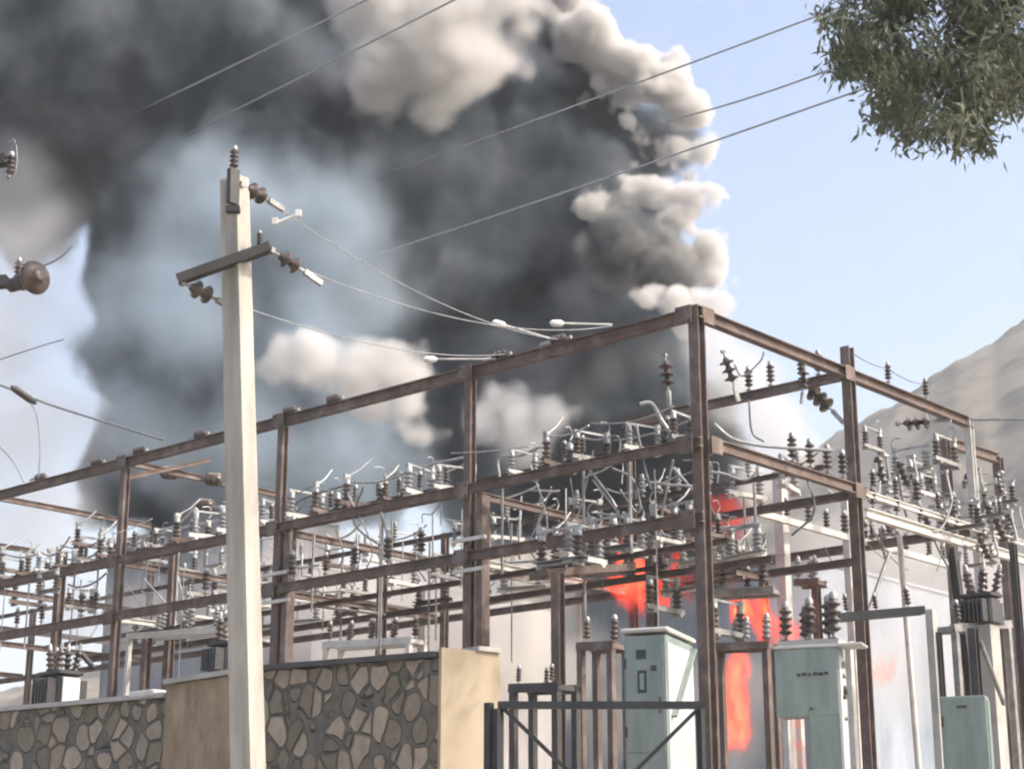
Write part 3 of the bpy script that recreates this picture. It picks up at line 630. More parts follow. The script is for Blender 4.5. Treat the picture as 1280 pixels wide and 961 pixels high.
# ---------------------------------------------------------------- high overhead line crossing the sky (runs away to the left, into the smoke)
GO = 'overhead line conductors crossing the sky'
for u0, v0, u1, v1, Y0, Y1, lab in ((540, 10, 130, 215, 38, 48, 'overhead conductor just below the highest one'), (420, 15, 100, 170, 38, 48, 'highest overhead conductor at the upper left'),
    (1035, 10, 480, 215, 33, 45, 'overhead conductor meeting the top of the smoke on the right'), (1030, 85, 890, 132, 33, 36, 'short visible overhead conductor between smoke and tree'), (1045, 118, 515, 300, 32, 42, 'lowest overhead conductor crossing the middle of the dark smoke')):
    p, q = at(u0, v0, Y0), at(u1, v1, Y1); d = q - p
    cable('overhead_conductor', sag(p - d * (.55 if v1 > 210 else .5), q + d * .5, .12, 30), (.026 if u0 < 600 else .022), LINE, lab, 'wire', GO)
# ---------------------------------------------------------------- boundary wall, pillar, gate
def wall_piece(p, q, zp, zq, thick, mat, name, label, coping=None, zb=0.0):
    """upright wall from p to q (xy), its top running from zp to zq"""
    p, q = Vector((p[0], p[1], 0)), Vector((q[0], q[1], 0)); d = (q - p).normalized(); nrm = Vector((d.y, -d.x, 0))
    t = thing(name, p + UP * zb, label, 'wall'); m = MB(); K = max(2, int((q - p).length / .12)); vs = []
    rq = random.Random(int(abs(p.x) * 100))
    for i in range(K + 1):
        c_ = p.lerp(q, i / K); z = zp + (zq - zp) * i / K + rq.uniform(-.015, .015)
        vs += [c_ + UP * zb, c_ + UP * z, c_ - nrm * thick + UP * z, c_ - nrm * thick + UP * zb]
    fs = [(4 * i + a, 4 * i + (a + 1) % 4, 4 * i + 4 + (a + 1) % 4, 4 * i + 4 + a) for i in range(K) for a in range(4)] + [(3, 2, 1, 0), (4 * K, 4 * K + 1, 4 * K + 2, 4 * K + 3)]
    m.add(vs, fs); wpart(m, 'masonry', mat, t)
    if coping:
        m = MB(); a = p + UP * (zp + .03) - nrm * thick / 2; b = q + UP * (zq + .03) - nrm * thick / 2
        m.bar(a, b, thick + .1, .05); wpart(m, 'coping', coping, t)
    return t
def wp(u, v, Y): return at(u, v, Y)
A1, A2 = wp(322, 839, 17.2), wp(548, 822, 15.0)
wall_piece(A1, A2, A1.z, A2.z, .35, STONE, 'stone_wall', 'dark rubble stone wall between the concrete pole and the cream pillar', DKSTEEL)
B1, B2 = wp(208, 856, 18.3), A1 + (A1 - A2).normalized() * .03
wall_piece(B1, B2, B1.z, B2.z + .0, .35, OLDPL, 'brown_wall', 'brown stained rendered wall behind the foot of the concrete pole', CONC2)
C1, C2 = wp(-60, 895, 21), wp(209, 872, 18.4)
wall_piece(C1, C2, C1.z, C2.z, .35, STONE, 'stone_wall', 'low dark rubble stone wall at the lower left corner', CONC2)
W1 = Vector((A2.x - A1.x, A2.y - A1.y, 0)).normalized(); W2 = Vector((-W1.y, W1.x, 0)); D1 = Vector((A2.x, A2.y, 0)) + W1 * .004
def reach(o, D, u):
    d = ray(u, 800); den = D.x * d.y - D.y * d.x
    return -(o.x * d.y - o.y * d.x) / den
wd = reach(D1, W2, 622); zt = at(585, 813, 15.2).z
t = thing('gate_pillar', D1, 'cream plastered gate pillar catching the sun beside the stone wall', 'pillar')
m = MB(); m.box(D1 + W1 * .02 + W2 * (wd / 2) + UP * zt / 2, (.04, wd, zt), (W1, W2)); wpart(m, 'plaster_face', PLASTER, t)
m = MB(); m.box(D1 - W1 * .2 + W2 * (.36 + (wd - .365) / 2) + UP * (zt - .005) / 2, (.39, wd - .365, zt - .005), (W1, W2)); wpart(m, 'core', PLASTER, t)
m = MB(); m.box(D1 - W1 * .1 + W2 * (wd / 2 + .18) + UP * (zt + .022), (.34, wd - .40, .04), (W1, W2)); wpart(m, 'cap', CONC2, t)
# pale slab lying on the wall end
t = thing('slab', wp(190, 866, 18.6), 'pale stone slab lying on top of the wall at the lower left', 'slab'); m = MB(); m.box(wp(190, 868, 18.7), (.42, .3, .07), (DA, DB), .015); wpart(m, 'slab_body', PALE, t)
# gate leaf
GYd = 13.6
gp = lambda u, v: at(u, v, GYd)
gate = thing('metal_gate', gp(750, 960), 'black steel gate leaf with two diagonal braces beside the cream pillar', 'gate')
gx = Vector((1, 0, 0)); e0, e1 = gp(622, 881), gp(880, 881); zb = .9
e1.z = e0.z
m = MB(); m.bar(e0 + gx * .0 + UP * .0, e1, .06, .055); m.bar(Vector((e0.x, e0.y, zb)), e0 - UP * .028, .075, .06); m.bar(Vector((e1.x - .03, e1.y, zb)), e1 - UP * .028 - gx * .03, .05, .05); m.bar(Vector((e0.x, e0.y, zb)), Vector((e1.x, e1.y, zb)), .06); wpart(m, 'gate_frame', BLACK, gate)
mid = (e0 + e1) / 2; 
for s, e in ((1, e0), (-1, e1)):
    m = MB(); m.bar(e + gx * s * .05 - UP * .03, Vector((mid.x - s * .12, e.y, e0.z - .62)), .032, .03); wpart(m, 'brace', BLACK, gate)
m = MB(); m.bar(Vector((e0.x + .05, e0.y, zb + .55)), Vector((e1.x - .05, e1.y, zb + .55)), .04); wpart(m, 'lower_rail', BLACK, gate)
for k in range(2):
    m = MB(); m.lathe([(.03, 0), (.03, .12)], Vector((e0.x - .04, e0.y - .03, 1.2 + .8 * k)), seg=8); wpart(m, 'hinge', BLACK, gate)
t = thing('gate_post', Vector((e0.x - .066, e0.y + .02, .6)), 'black steel gate post beside the cream pillar', 'post'); m = MB(); m.bar(Vector((e0.x - .066, e0.y + .02, .6)), Vector((e0.x - .066, e0.y + .02, e0.z + .02)), .05, .06); wpart(m, 'shaft', BLACK, t)
# ---------------------------------------------------------------- control cabinets
def cab(corner_px, Y, wl, wr, ztop, label, paint, side, roof=True):
    """cabinet whose near upright edge stands at corner_px; wl metres to the left along DA, wr to the right along DB"""
    c_ = at(corner_px[0], corner_px[1], Y); c_.z = 0
    return c_
def cabinet(u, v, Y, wl, wr, label, paint, side, roof_over=.06, split=None):
    c_ = at(u, v, Y); top = c_.z; base = Vector((c_.x, c_.y, GZ)); t = thing('control_cabinet', base, label, 'cabinet', 'control cabinets in the yard')
    mid_ = base + XA * (wl / 2) + XB * (wr / 2)
    m = MB(); hgt = top - GZ - .3; m.box(mid_ + UP * (.3 + hgt / 2), (wl, wr, hgt), (XA, XB), .012); wpart(m, 'body', paint, t)
    m = MB(); m.box(mid_ + UP * .15, (wl + .1, wr + .1, .3), (XA, XB)); wpart(m, 'plinth', CONC2, t)
    return t, base, top, mid_
AZC = radians(68)     # the cabinets stand turned a little towards the gate
XA = Vector((-sin(AZC), cos(AZC), 0)); XB = Vector((cos(AZC), sin(AZC), 0))
FN = -XB   # direction the green doors look
# first cabinet
t, base, top, mid_ = cabinet(832, 792, 17.5, .44, .95, 'tall grey-green control cabinet with a door window behind the gate', GREEN, SUNLITP)
m = MB(); m.box(mid_ + UP * (top - GZ + .05), (.50, 1.02, .045), (XA, XB), .015); wpart(m, 'roof', SUNLITP, t)
def on_front(base, a, z): return base + XA * a - XB * .004 + UP * (z - GZ)
def on_side(base, b, z): return base + XB * b - XA * .004 + UP * (z - GZ)
m = MB(); m.box(on_front(base, .22, top - .62), (.38, .012, 1.05), (XA, XB)); dr = wpart(m, 'door', GREEN, t)
for a, dz, s, mt, nm in ((.255, .19, (.10, .012, .09), GLASSY, 'meter_plate'), (.13, .33, (.055, .014, .05), DKSTEEL, 'lock'), ):
    m = MB(); m.box(on_front(base, a, top - dz) - XB * .01, s, (XA, XB)); sub(m, nm, mt, dr, t)
m = MB(); m.box(on_front(base, .25, top - .46) - XB * .01, (.09, .014, .22), (XA, XB)); w_ = sub(m, 'door_window', GLASSY, dr, t)
m = MB(); m.box(on_front(base, .25, top - .46) - XB * .014, (.045, .014, .16), (XA, XB)); sub(m, 'window_inset', GREEN, dr, t)
m = MB(); m.box(on_side(base, .475, top - .75), (.012, .88, 1.35), (XA, XB)); wpart(m, 'side_panel', SUNLITP, t)  # side bright from the sun, painted as a pale panel
m = MB(); m.bar(on_side(base, .86, top - .05) - XA * .03, on_side(base, .10, top - .80) - XA * .03, .07, .03); wpart(m, 'diagonal_strip', GREEN, t)  # green diagonal strip across the pale side panel
for dz in (.28, .95):
    m = MB(); m.lathe([(.012, -.05), (.012, .05)], on_front(base, .425, top - dz) - XB * .012, UP, 8); sub(m, 'hinge', DKSTEEL, dr, t)
m = MB(); m.bar(on_front(base, .06, top - .62) - XB * .03, on_front(base, .06, top - .78) - XB * .03, .018); sub(m, 'handle', DKSTEEL, dr, t)
# second cabinet, wider box above a narrow foot
t, base, top, mid_ = cabinet(1047, 808, 18.2, .34, .28, 'grey-green control cabinet with a wide upper box and gauges on its pale sunlit side', GREEN, SUNLITP)
m = MB(); m.box(base + XA * .34 + XB * .14 + UP * (top - GZ - .345), (.66, .29, .70), (XA, XB), .012); ub = wpart(m, 'upper_box', GREEN, t)
m = MB(); m.box(base + XA * .2 + XB * .14 + UP * (top - GZ + .02), (.92, .33, .03), (XA, XB), .01); wpart(m, 'roof', SUNLITP, t)
m = MB(); m.box(on_side(base, .14, top - .74), (.012, .25, 1.3), (XA, XB)); sp = wpart(m, 'side_panel', SUNLITP, t)  # sunlit side of the cabinet, its brightness painted in
for b, dz, r_, mt in ((.14, .17, .035, GREYP), (.15, .28, .03, GREYP), (.17, .43, .05, BLACK), (.12, .5, .025, DKSTEEL), (.14, .72, .02, GREYP)):
    m = MB(); m.lathe([(r_, 0), (r_, .03), (r_ * .7, .035)], on_side(base, b, top - dz) - XA * .004, -XA, 12); sub(m, 'gauge', mt, sp, t)
m = MB()
for k, wd in enumerate((.035, .05, .03, .045, .05, .035)): m.box(base + XA * (.42 - .058 * k) + XB * -.009 + UP * (top - GZ - .27 + .006 * (k % 2)), (wd, .008, .028), (XA, XB))
sub(m, 'lettering', DKSTEEL, ub, t)
m = MB(); m.lathe([(.012, 0), (.012, .03)], base + XA * .3 + XB * -.006 + UP * (top - GZ - .62), -XB, 8); sub(m, 'lock', DKSTEEL, ub, t)
# third cabinet
t, base, top, mid_ = cabinet(1232, 868, 17.8, .46, .22, 'plain green cabinet at the lower right corner', GREEN, GREENB)
m = MB(); m.box(on_front(base, .23, top - .6), (.40, .012, 1.05), (XA, XB)); dr = wpart(m, 'door', GREEN, t)
for dz in (.25, .95):
    m = MB(); m.lathe([(.012, -.05), (.012, .05)], on_front(base, .44, top - dz) - XB * .012, UP, 8); sub(m, 'hinge', DKSTEEL, dr, t)
m = MB(); m.box(on_front(base, .24, top - .11) - XB * .01, (.10, .012, .025), (XA, XB)); sub(m, 'nameplate', DKSTEEL, dr, t)
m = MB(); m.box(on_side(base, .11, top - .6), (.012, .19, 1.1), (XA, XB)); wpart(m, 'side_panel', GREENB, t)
# ---------------------------------------------------------------- single posts and small stands
GV = 'single posts in the yard'
def vpost(name, u, v, Y, w, mat, label, shape='ibeam', cap=False, tilt=0):
    p = at(u, v, Y); b = Vector((p.x + tilt, p.y, GZ)); t = thing(name, b, label, 'post', GV); m = MB()
    Rm = Matrix((DA, DB, UP)).transposed()
    if shape == 'ibeam': m.ibeam(b, p, w, w, .014, R=Rm if not tilt else None)
    elif shape == 'bar': m.bar(b, p, w, w, R=Rm if not tilt else None)
    elif shape == 'tube': m.tube([b, p], w / 2, 8, w * .4)
    wpart(m, 'shaft', mat, t); m = MB(); m.box(b + UP * .02, (w * 2, w * 2, .03), (DA, DB)); wpart(m, 'base_plate', mat, t)
    return t
for a in (('steel_post', 697, 716, 22.5, .13, RUST, 'brown steel post carrying a switch frame in front of the tan smoke'),
          ('steel_post', 812, 640, 25.5, .12, RUST, 'brown steel post behind the first cabinet in front of the flames'),
          ('concrete_post', 974, 590, 27.5, .17, PALE, 'pale post lit on its right side between the two rust posts', 'bar'),
          ('concrete_post', 1056, 610, 28.5, .12, PALE, 'thin pale post hidden partly behind the rust post', 'bar'),
          ('concrete_post', 1124, 668, 27.0, .11, PALE, 'slender pale post right of the rust post', 'tube', False, .12),
          ('lattice_post', 1163, 762, 22.0, .10, CONC2, 'short pale post capped with a dark fitting', 'bar'),
          ('steel_post', 1190, 684, 26.0, .12, DKSTEEL, 'dark steel post under the lit end of the pale beam', 'ibeam', False, .35),
          ('steel_post', 1250, 770, 24, .10, RUST, 'rusty post at the right edge below the transformer platform'),
          ('steel_post', 1266, 680, 25, .09, DKSTEEL, 'dark post right at the right edge of the picture'),
          ('steel_post', 78, 690, 33, .15, RUST, 'short rusty post behind the small transformer at the left'),
          ('steel_post', 218, 690, 31, .13, RUST, 'thin rusty post left of the concrete pole'),
          ('steel_post', 478, 712, 29, .13, RUST, 'rusty post standing behind the low insulator rack'),
          ('steel_post', 184, 795, 31, .13, RUST, 'short rusty post under the pale insulator rack'),
          ('steel_post', 958, 806, 24.5, .09, RUST, 'thin rusty post of the burning switch bay'),
          ('steel_post', 1020, 735, 27, .11, RUST, 'rusty post under the small switch rack right of the flames'),
          ('steel_post', 1172, 790, 22, .08, DKSTEEL, 'dark thin post left of the plain green cabinet'),
          ('steel_post', 1216, 785, 21, .10, DKSTEEL, 'dark thin post behind the plain green cabinet')):
    vpost(*a)
# second gantry at the far right
ga2 = thing('steel_gantry', at(1180, 960, 33), 'smaller brown steel portal standing behind on the right in front of the hill', 'gantry')
tp, tq = at(1180, 550, 33), at(1247, 572, 35.5); 
for p in (tp, tq): m = MB(); m.ibeam(Vector((p.x, p.y, GZ)), p, .17, .17, .016, R=Matrix((DA, DB, UP)).transposed()); wpart(m, 'post', RUST, ga2)
m = MB(); m.ibeam(tp - UP * .02, tq - UP * .02, .14, .2); wpart(m, 'beam', RUST, ga2)
# racks: a frame with insulators standing on it
GK = 'insulators standing on low racks'
def rack(u0, v0, u1, v1, Y0, Y1, mat, label, npin, ulab, key='pin0', sc=1.0, legs=True, depth=.35, mk=None, look='dark'):
    p, q = at(u0, v0, Y0), at(u1, v1, Y1); t = thing('equipment_rack', Vector((p.x, p.y, GZ)), label, 'rack'); d = (q - p).normalized(); nrm = Vector((-d.y, d.x, 0)).normalized()
    m = MB(); m.channel(p, q, .09, .10); m.channel(p + nrm * depth, q + nrm * depth, .09, .1); m.bar(p + d * .05, p + d * .05 + nrm * depth, .06); m.bar(q - d * .05, q - d * .05 + nrm * depth, .06); wpart(m, 'top_frame', mat, t)
    if legs:
        for e in (p + d * .05, q - d * .05):
            for k in (0, depth): m = MB(); b = e + nrm * k; m.angle(Vector((b.x, b.y, GZ)), b - UP * .05, .08); wpart(m, 'leg', mat, t)
    for i in range(npin):
        c_ = p.lerp(q, (i + .5) / npin) + UP * .05 + nrm * (depth * (i % 2) * .6)
        place(key, mk or pin, pose(c_, d, sc * R.uniform(.88, 1.12)), f'{look} insulator, {ORD[i]} from the left end of {ulab}', GK)
    return t
rack(405, 806, 515, 800, 27, 26, PALE, 'low pinkish rack with a row of small insulators above the stone wall', 8, 'the low rack above the stone wall', sc=.75)
rack(160, 795, 285, 786, 31, 29, PALE, 'pale rack with a row of grey insulators left of the concrete pole', 7, 'the pale rack left of the pole', 'ping', .95, mk=lambda: pin(GREYP), look='grey')
rack(638, 860, 700, 858, 21, 20.5, DKSTEEL, 'small dark table-like rack behind the gate', 3, 'the dark table behind the gate', sc=.5)
rack(682, 716, 792, 708, 22.6, 23.6, RUST, 'brown switch frame carried by the post in front of the tan smoke', 0, '', legs=False)
rack(722, 808, 768, 806, 21.5, 21.2, RUST, 'narrow brown portal frame left of the first cabinet', 2, 'the narrow brown portal', sc=.8)
rack(890, 741, 968, 737, 25, 24.6, GALV, 'scorched grey rack in front of the upper flames', 3, 'the scorched rack', sc=.9, legs=False)
rack(886, 808, 962, 806, 24.8, 24.4, RUST, 'burning switch bay frame beside the corner post', 4, 'the burning bay frame', 'ping', .95, mk=lambda: pin(GREYP), look='grey')
rack(975, 806, 1050, 802, 22.5, 22, PALE, 'pale shelf with dark bushings behind the second cabinet', 5, 'the pale shelf behind the second cabinet', sc=1.25)
rack(993, 728, 1024, 726, 27, 26.8, RUST, 'small brown rack carrying a grey switch right of the flames', 3, 'the small brown rack', 'ping', .9, mk=lambda: pin(GREYP), look='grey', legs=False)
rack(1040, 772, 1155, 762, 22.4, 22.6, BLACK, 'long dark level arm behind the rust post', 3, 'the long dark arm', sc=.6, legs=False, depth=.1)
rack(1190, 785, 1262, 780, 22, 22.6, GALV, 'grey platform under the dark transformer on the right', 4, 'the grey platform', sc=.7)
GI2 = 'isolator switches on the switch frame by the flames'
for i, (u, v, Y, s) in enumerate(((700, 706, 22.8, 0), (730, 702, 23.0, 2), (762, 690, 23.6, 0), (785, 690, 24, 2), (840, 672, 24.6, 0), (860, 676, 24.9, 1), (905, 722, 24.9, 0), (940, 724, 24.6, 1), (925, 700, 25.4, 2), (910, 795, 24.6, 0), (855, 740, 25.2, 2), (830, 765, 25.0, 0))):
    place('iso' + str(s), lambda s=s: isolator(s), pose(at(u, v, Y), DB if i % 2 else DA, 1.05), f'isolator switch with looped horns, {ORD[i]} of twelve counted from the tan smoke towards the flames', GI2)
# clutter of the right-hand bays
GQ = 'drop-out fuses on the right-hand bays'
fu = [(1095, 590, 26), (1120, 598, 26.5), (1160, 618, 27), (1185, 632, 27.5), (1205, 610, 28), (1228, 640, 28), (1245, 605, 29), (1240, 668, 27), (1150, 655, 27), (1105, 655, 26), (1222, 690, 26), (1258, 655, 28)]
rf = random.Random(9)
for i, (u, v, Y) in enumerate(fu):
    place('fuse', fuse, pose(at(u, v, Y), DB if i % 3 else DA, R.uniform(.8, 1.2)), f'brown drop-out fuse, {ORD[i]} of twelve scattered over the right-hand bays', GQ)
for i in range(16):
    u, Y = 1092 + i * 11 + rf.uniform(-4, 4), rf.uniform(26, 32); v = 575 + (u - 1080) * .38 + rf.uniform(-35, 95)
    k = 'iso' + str(rf.choice((0, 2))); place(k, None, pose(at(u, v, Y), DB if rf.random() < .6 else DA, rf.uniform(.6, 1.0)), f'small isolator switch on the right-hand bays, {ORD[i]} in order from the rust post', 'isolator switches on the right-hand bays')
for i in range(14):
    u, Y = 20 + i * 19 + rf.uniform(-5, 5), rf.uniform(30, 36); v = rf.uniform(690, 775) - i * 2
    k = 'iso' + str(rf.choice((0, 1, 2))); place(k, None, pose(at(u, v, Y), DB if rf.random() < .6 else DA, rf.uniform(.7, 1.1)), f'isolator switch on the far left bays, {ORD[i]} in order towards the concrete pole', 'isolator switches on the far left bays')
for i, (u0, v0, u1, v1, Y, r) in enumerate(((1083, 772, 1112, 690, 25, .03), (1190, 760, 1200, 690, 26, .025), (1225, 800, 1255, 880, 21, .03), (1085, 625, 1120, 632, 25.5, .02), (1110, 615, 1135, 620, 25.8, .03), (1145, 640, 1180, 650, 26, .03))):
    cable('stay_rod', [at(u0, v0, Y), at(u1, v1, Y + .4)], r, GALV, f'slanting metal stay rod, {ORD[i]} of six in the right-hand bays', 'rod', 'stay rods on the right')
# cut-through pipes
for i, (u0, v0, u1, v1, Y, r) in enumerate(((398, 758, 482, 768, 28.5, .025), (520, 706, 533, 726, 26, .02), (545, 700, 545, 800, 27, .015), (490, 650, 490, 712, 27, .015), (541, 640, 541, 705, 27, .013))):
    cable('stay_rod', [at(u0, v0, Y), at(u1, v1, Y)], r, GALV, f'thin metal rod, {ORD[i]} of five seen between the pole and the doubled post', 'rod', 'stay rods by the doubled post')
# ---------------------------------------------------------------- transformers
def transformer(u0, u1, v0, v1, Y, label, nb, panel=False):
    p0, p1 = at(u0, v1, Y), at(u1, v0, Y); w_ = p1.x - p0.x; hgt = p1.z - p0.z; c_ = Vector(((p0.x + p1.x) / 2, Y, 0))
    t = thing('transformer', Vector((c_.x, Y, GZ)), label, 'transformer'); m = MB(); m.box(Vector((c_.x, Y, p0.z + hgt / 2)), (w_, w_ * .7, hgt), (DA, DB), .03); tk = wpart(m, 'tank', TRANS, t)
    m = MB(); m.box(Vector((c_.x, Y, p1.z + .03)), (w_ * 1.1, w_ * .8, .05), (DA, DB), .01); wpart(m, 'lid', DKSTEEL, t)
    for s in (-1, 1):
        m = MB()
        for k in range(6): m.box(Vector((c_.x, Y, p0.z + hgt * .48)) + DA * (-w_ * .35 + w_ * .14 * k) + DB * s * (w_ * .35 + .07), (.03, .14, hgt * .8), (DA, DB))
        sub(m, 'cooling_fins', TRANS, tk, t)
    for k in range(nb):
        x = -.36 + .72 * k / max(1, nb - 1); b = Vector((c_.x, Y, p1.z + .05)) + DA * w_ * x + DB * (.1 * (-1) ** k); ax = UP + DA * x * .8
        m = MB(); m.lathe(SHEDS(.065, 0, .30, 4), b, ax, 10); bu = wpart(m, 'bushing', BROWN, t); m = MB(); m.lathe([(.03, .3), (.03, .36), (.012, .4)], b, ax, 8); sub(m, 'terminal', ALU, bu, t)
    m = MB(); m.box(Vector((c_.x, Y, (GZ + p0.z) / 2)), (w_ * .8, w_ * .6, p0.z - GZ), (DA, DB)); wpart(m, 'stand', CONC2, t)
    if panel: m = MB(); m.box(Vector((c_.x, Y, p0.z + hgt * .5)) - DA * (w_ / 2 + .02), (.03, .26, .34), (DA, DB)); wpart(m, 'terminal_box', WHITE, t)
    return t
transformer(50, 98, 845, 884, 24, 'small dark transformer with bushings on top at the lower left', 5, True)
transformer(262, 300, 808, 842, 23, 'dark transformer drum just left of the concrete pole', 3)
transformer(1208, 1246, 748, 782, 22.3, 'dark transformer with bushings on the right-hand platform', 5)
t = thing('pipe_elbow', at(105, 825, 24), 'dark slanted pipe behind the small lower left transformer', 'pipe'); m = MB(); m.tube([at(100, 815, 24), at(118, 835, 24)], .04); wpart(m, 'tube', DKSTEEL, t)
# ---------------------------------------------------------------- buildings behind the yard
def building(u0, uc, u1, vt, Y, label, matl, matr, parapet=.25, win=0, pil=0):
    """corner at uc; left face runs along DA to u0, right face along DB to u1"""
    c_ = at(uc, vt, Y); H = c_.z
    def run(u, D):
        d = ray(u, 800); d2_ = Vector((d.x, d.y)); o = Vector((c_.x, c_.y)); D2 = Vector((D.x, D.y)); den = D2.x * d2_.y - D2.y * d2_.x
        return -(o.x * d2_.y - o.y * d2_.x) / den
    la, lb = run(u0, DA), run(u1, DB); base = Vector((c_.x, c_.y, GZ)); t = thing('building', base, label, 'building')
    o = lambda a, b, z: base + DA * a + DB * b + UP * z
    h_ = H - GZ
    m = MB(); m.box(o(la / 2, .1, h_ / 2), (la, .2, h_), (DA, DB)); wpart(m, 'wall', matl, t)
    m = MB(); m.box(o(.1, .2 + (lb - .2) / 2, h_ / 2), (.2, lb - .2, h_), (DA, DB)); wpart(m, 'wall', matr, t)
    m = MB(); m.box(o(la - .1, .2 + (lb - .2) / 2, h_ / 2), (.2, lb - .2, h_), (DA, DB)); wpart(m, 'wall', matl, t)
    m = MB(); m.box(o(la / 2, lb / 2 + .1, h_ - .3), (la - .42, lb - .22, .15), (DA, DB)); wpart(m, 'roof', CONC2, t)
    m = MB(); m.box(o(la / 2, .09, h_ + .04), (la + .1, .3, .08), (DA, DB)); wpart(m, 'parapet', CONC2, t)
    m = MB(); m.box(o(.09, .27 + (lb - .3) / 2, h_ + .04), (.3, lb - .3, .08), (DA, DB)); wpart(m, 'parapet', matr, t)
    for k in range(win):
        m = MB(); x = la * (k + .6) / win; m.box(o(x, -.015, h_ * .62), (1.1, .06, 1.2), (DA, DB)); f = wpart(m, 'window', PALE, t)
        m = MB(); m.box(o(x, -.05, h_ * .62), (.95, .03, 1.05), (DA, DB)); sub(m, 'pane', GLASSY, f, t)
    for k in range(pil):
        m = MB(); x = lb * (k + .5) / pil; m.box(o(-.05, x, h_ / 2), (.1, .3, h_ - .02), (DA, DB)); wpart(m, 'pilaster', WHITE, t)
    return t
building(128, 330, 420, 640, 44, 'tall lavender-grey building behind the left half of the gantry', SHADEDW, SUNLITW)
building(320, 392, 700, 708, 38, 'pale pinkish flat-roofed building lit by the sun behind the doubled post', SHADEDW, SUNLITW, pil=0)
building(640, 1010, 1300, 700, 46, 'pale blue-grey building behind the right-hand cabinets', BLUEW, BLUEW, pil=0)

# earth wire on short pins along the right-hand top beam
GT = 'thin pins on the right-hand top beam'
pa = G(0, 3.78, TOPZ + .30); pins = []
for i, b in enumerate((4.95, 6.1)):
    pins.append(G(0, b, Z1 + .36)); place('pin0', pin, pose(G(0, b, Z1 + .14), DA, .75), f'thin pin insulator standing on the right-hand top beam, {ORD[i]} past the tall rust post', GT)
cable('earth_wire', sag(pa, pins[0], .06, 8) + sag(pins[0], pins[1], .06, 8)[1:], .008, WIRE, 'thin sagging wire over the right-hand top beam', 'wire')
cable('earth_wire', [G(0, 7.45, TOPZ - .05), at(1400, 522, G(0, 7.45).y)], .022, WIRE, 'dark level wire leaving the far right corner of the gantry', 'wire')
# ---------------------------------------------------------------- tree leaning in from the upper right
rt = random.Random(21)
LEAF = surf('dull_leaf', (.09, .11, .06), (.26, .27, .19), 1.2, .6, bump=0, c3=(.15, .165, .105))
nt_ = LEAF.node_tree; pb = [n for n in nt_.nodes if n.type == 'BSDF_PRINCIPLED'][0]; ou = [n for n in nt_.nodes if n.type == 'OUTPUT_MATERIAL'][0]
tl = N(nt_, 'BsdfTranslucent'); ms = N(nt_, 'MixShader'); ms.inputs[0].default_value = .4; nt_.links.new(pb.inputs['Base Color'].links[0].from_socket, tl.inputs['Color'])
nt_.links.new(pb.outputs[0], ms.inputs[1]); nt_.links.new(tl.outputs[0], ms.inputs[2]); nt_.links.new(ms.outputs[0], ou.inputs['Surface'])
BARK = surf('tree_bark', (.10, .08, .065), (.2, .17, .14), 5, .9)
TY = 15.0
tbase = Vector((at(1500, 500, TY + 1.0).x, TY + 1.0, GZ))
tree = thing('tree', tbase, 'leafy tree whose grey-green drooping branches hang in at the upper right', 'tree')
m = MB(); ttop = at(1420, -120, TY + .8)
m.tube(smooth_path([tbase, tbase.lerp(ttop, .4) + Vector((.25, 0, 0)), ttop, ttop + Vector((-.4, .2, 1.6))], 8), .24, 10, .09); wpart(m, 'trunk', BARK, tree)
POLY = [(1030, 30), (1045, 60), (1042, 100), (1060, 118), (1085, 108), (1098, 130), (1100, 165), (1130, 195), (1150, 175), (1165, 200), (1185, 190), (1205, 215), (1228, 215), (1232, 175), (1240, 160), (1262, 165), (1300, 150), (1400, 140), (1560, 60), (1560, -260), (1050, -260), (1060, -60)]
def inside(u, v):
    c_ = False; n_ = len(POLY)
    for i in range(n_):
        (x1, y1), (x2, y2) = POLY[i], POLY[(i + 1) % n_]
        if (y1 > v) != (y2 > v) and u < (x2 - x1) * (v - y1) / (y2 - y1) + x1: c_ = not c_
    return c_
lv, br = MB(), MB()
hub = ttop
limbs = []
for u, v, dy in ((1045, 25, -.4), (1060, 90, .1), (1110, 120, -.6), (1140, 180, .3), (1170, 180, -.2), (1215, 200, .2), (1250, 140, -.5), (1110, 20, .5), (1180, 60, -.8), (1230, 30, .7), (1300, 110, 0), (1330, 0, -.9), (1400, 100, .6), (1160, -60, 0), (1250, -100, .4), (1450, 30, -.3)):
    e = at(u, v, TY + dy); a = hub + Vector((rt.uniform(-.3, .3), rt.uniform(-.3, .3), rt.uniform(-.5, 1.2))); mid = a.lerp(e, .55) + UP * .35
    pts = smooth_path([a, mid, e], 7); limbs.append(pts); br.tube(pts, .04, 6, .008)
wpart(br, 'limbs', BARK, tree)
def leaf(p, d, ln, wd):
    d = d.normalized(); s = d.cross(Vector((rt.gauss(0, 1), rt.gauss(0, 1), rt.gauss(0, 1)))).normalized(); n_ = d.cross(s)
    lv.add([p, p + d * ln * .4 + s * wd + n_ * ln * .05, p + d * ln, p + d * ln * .4 - s * wd + n_ * ln * .05], [(0, 1, 2, 3)])
tries = 0; made = 0
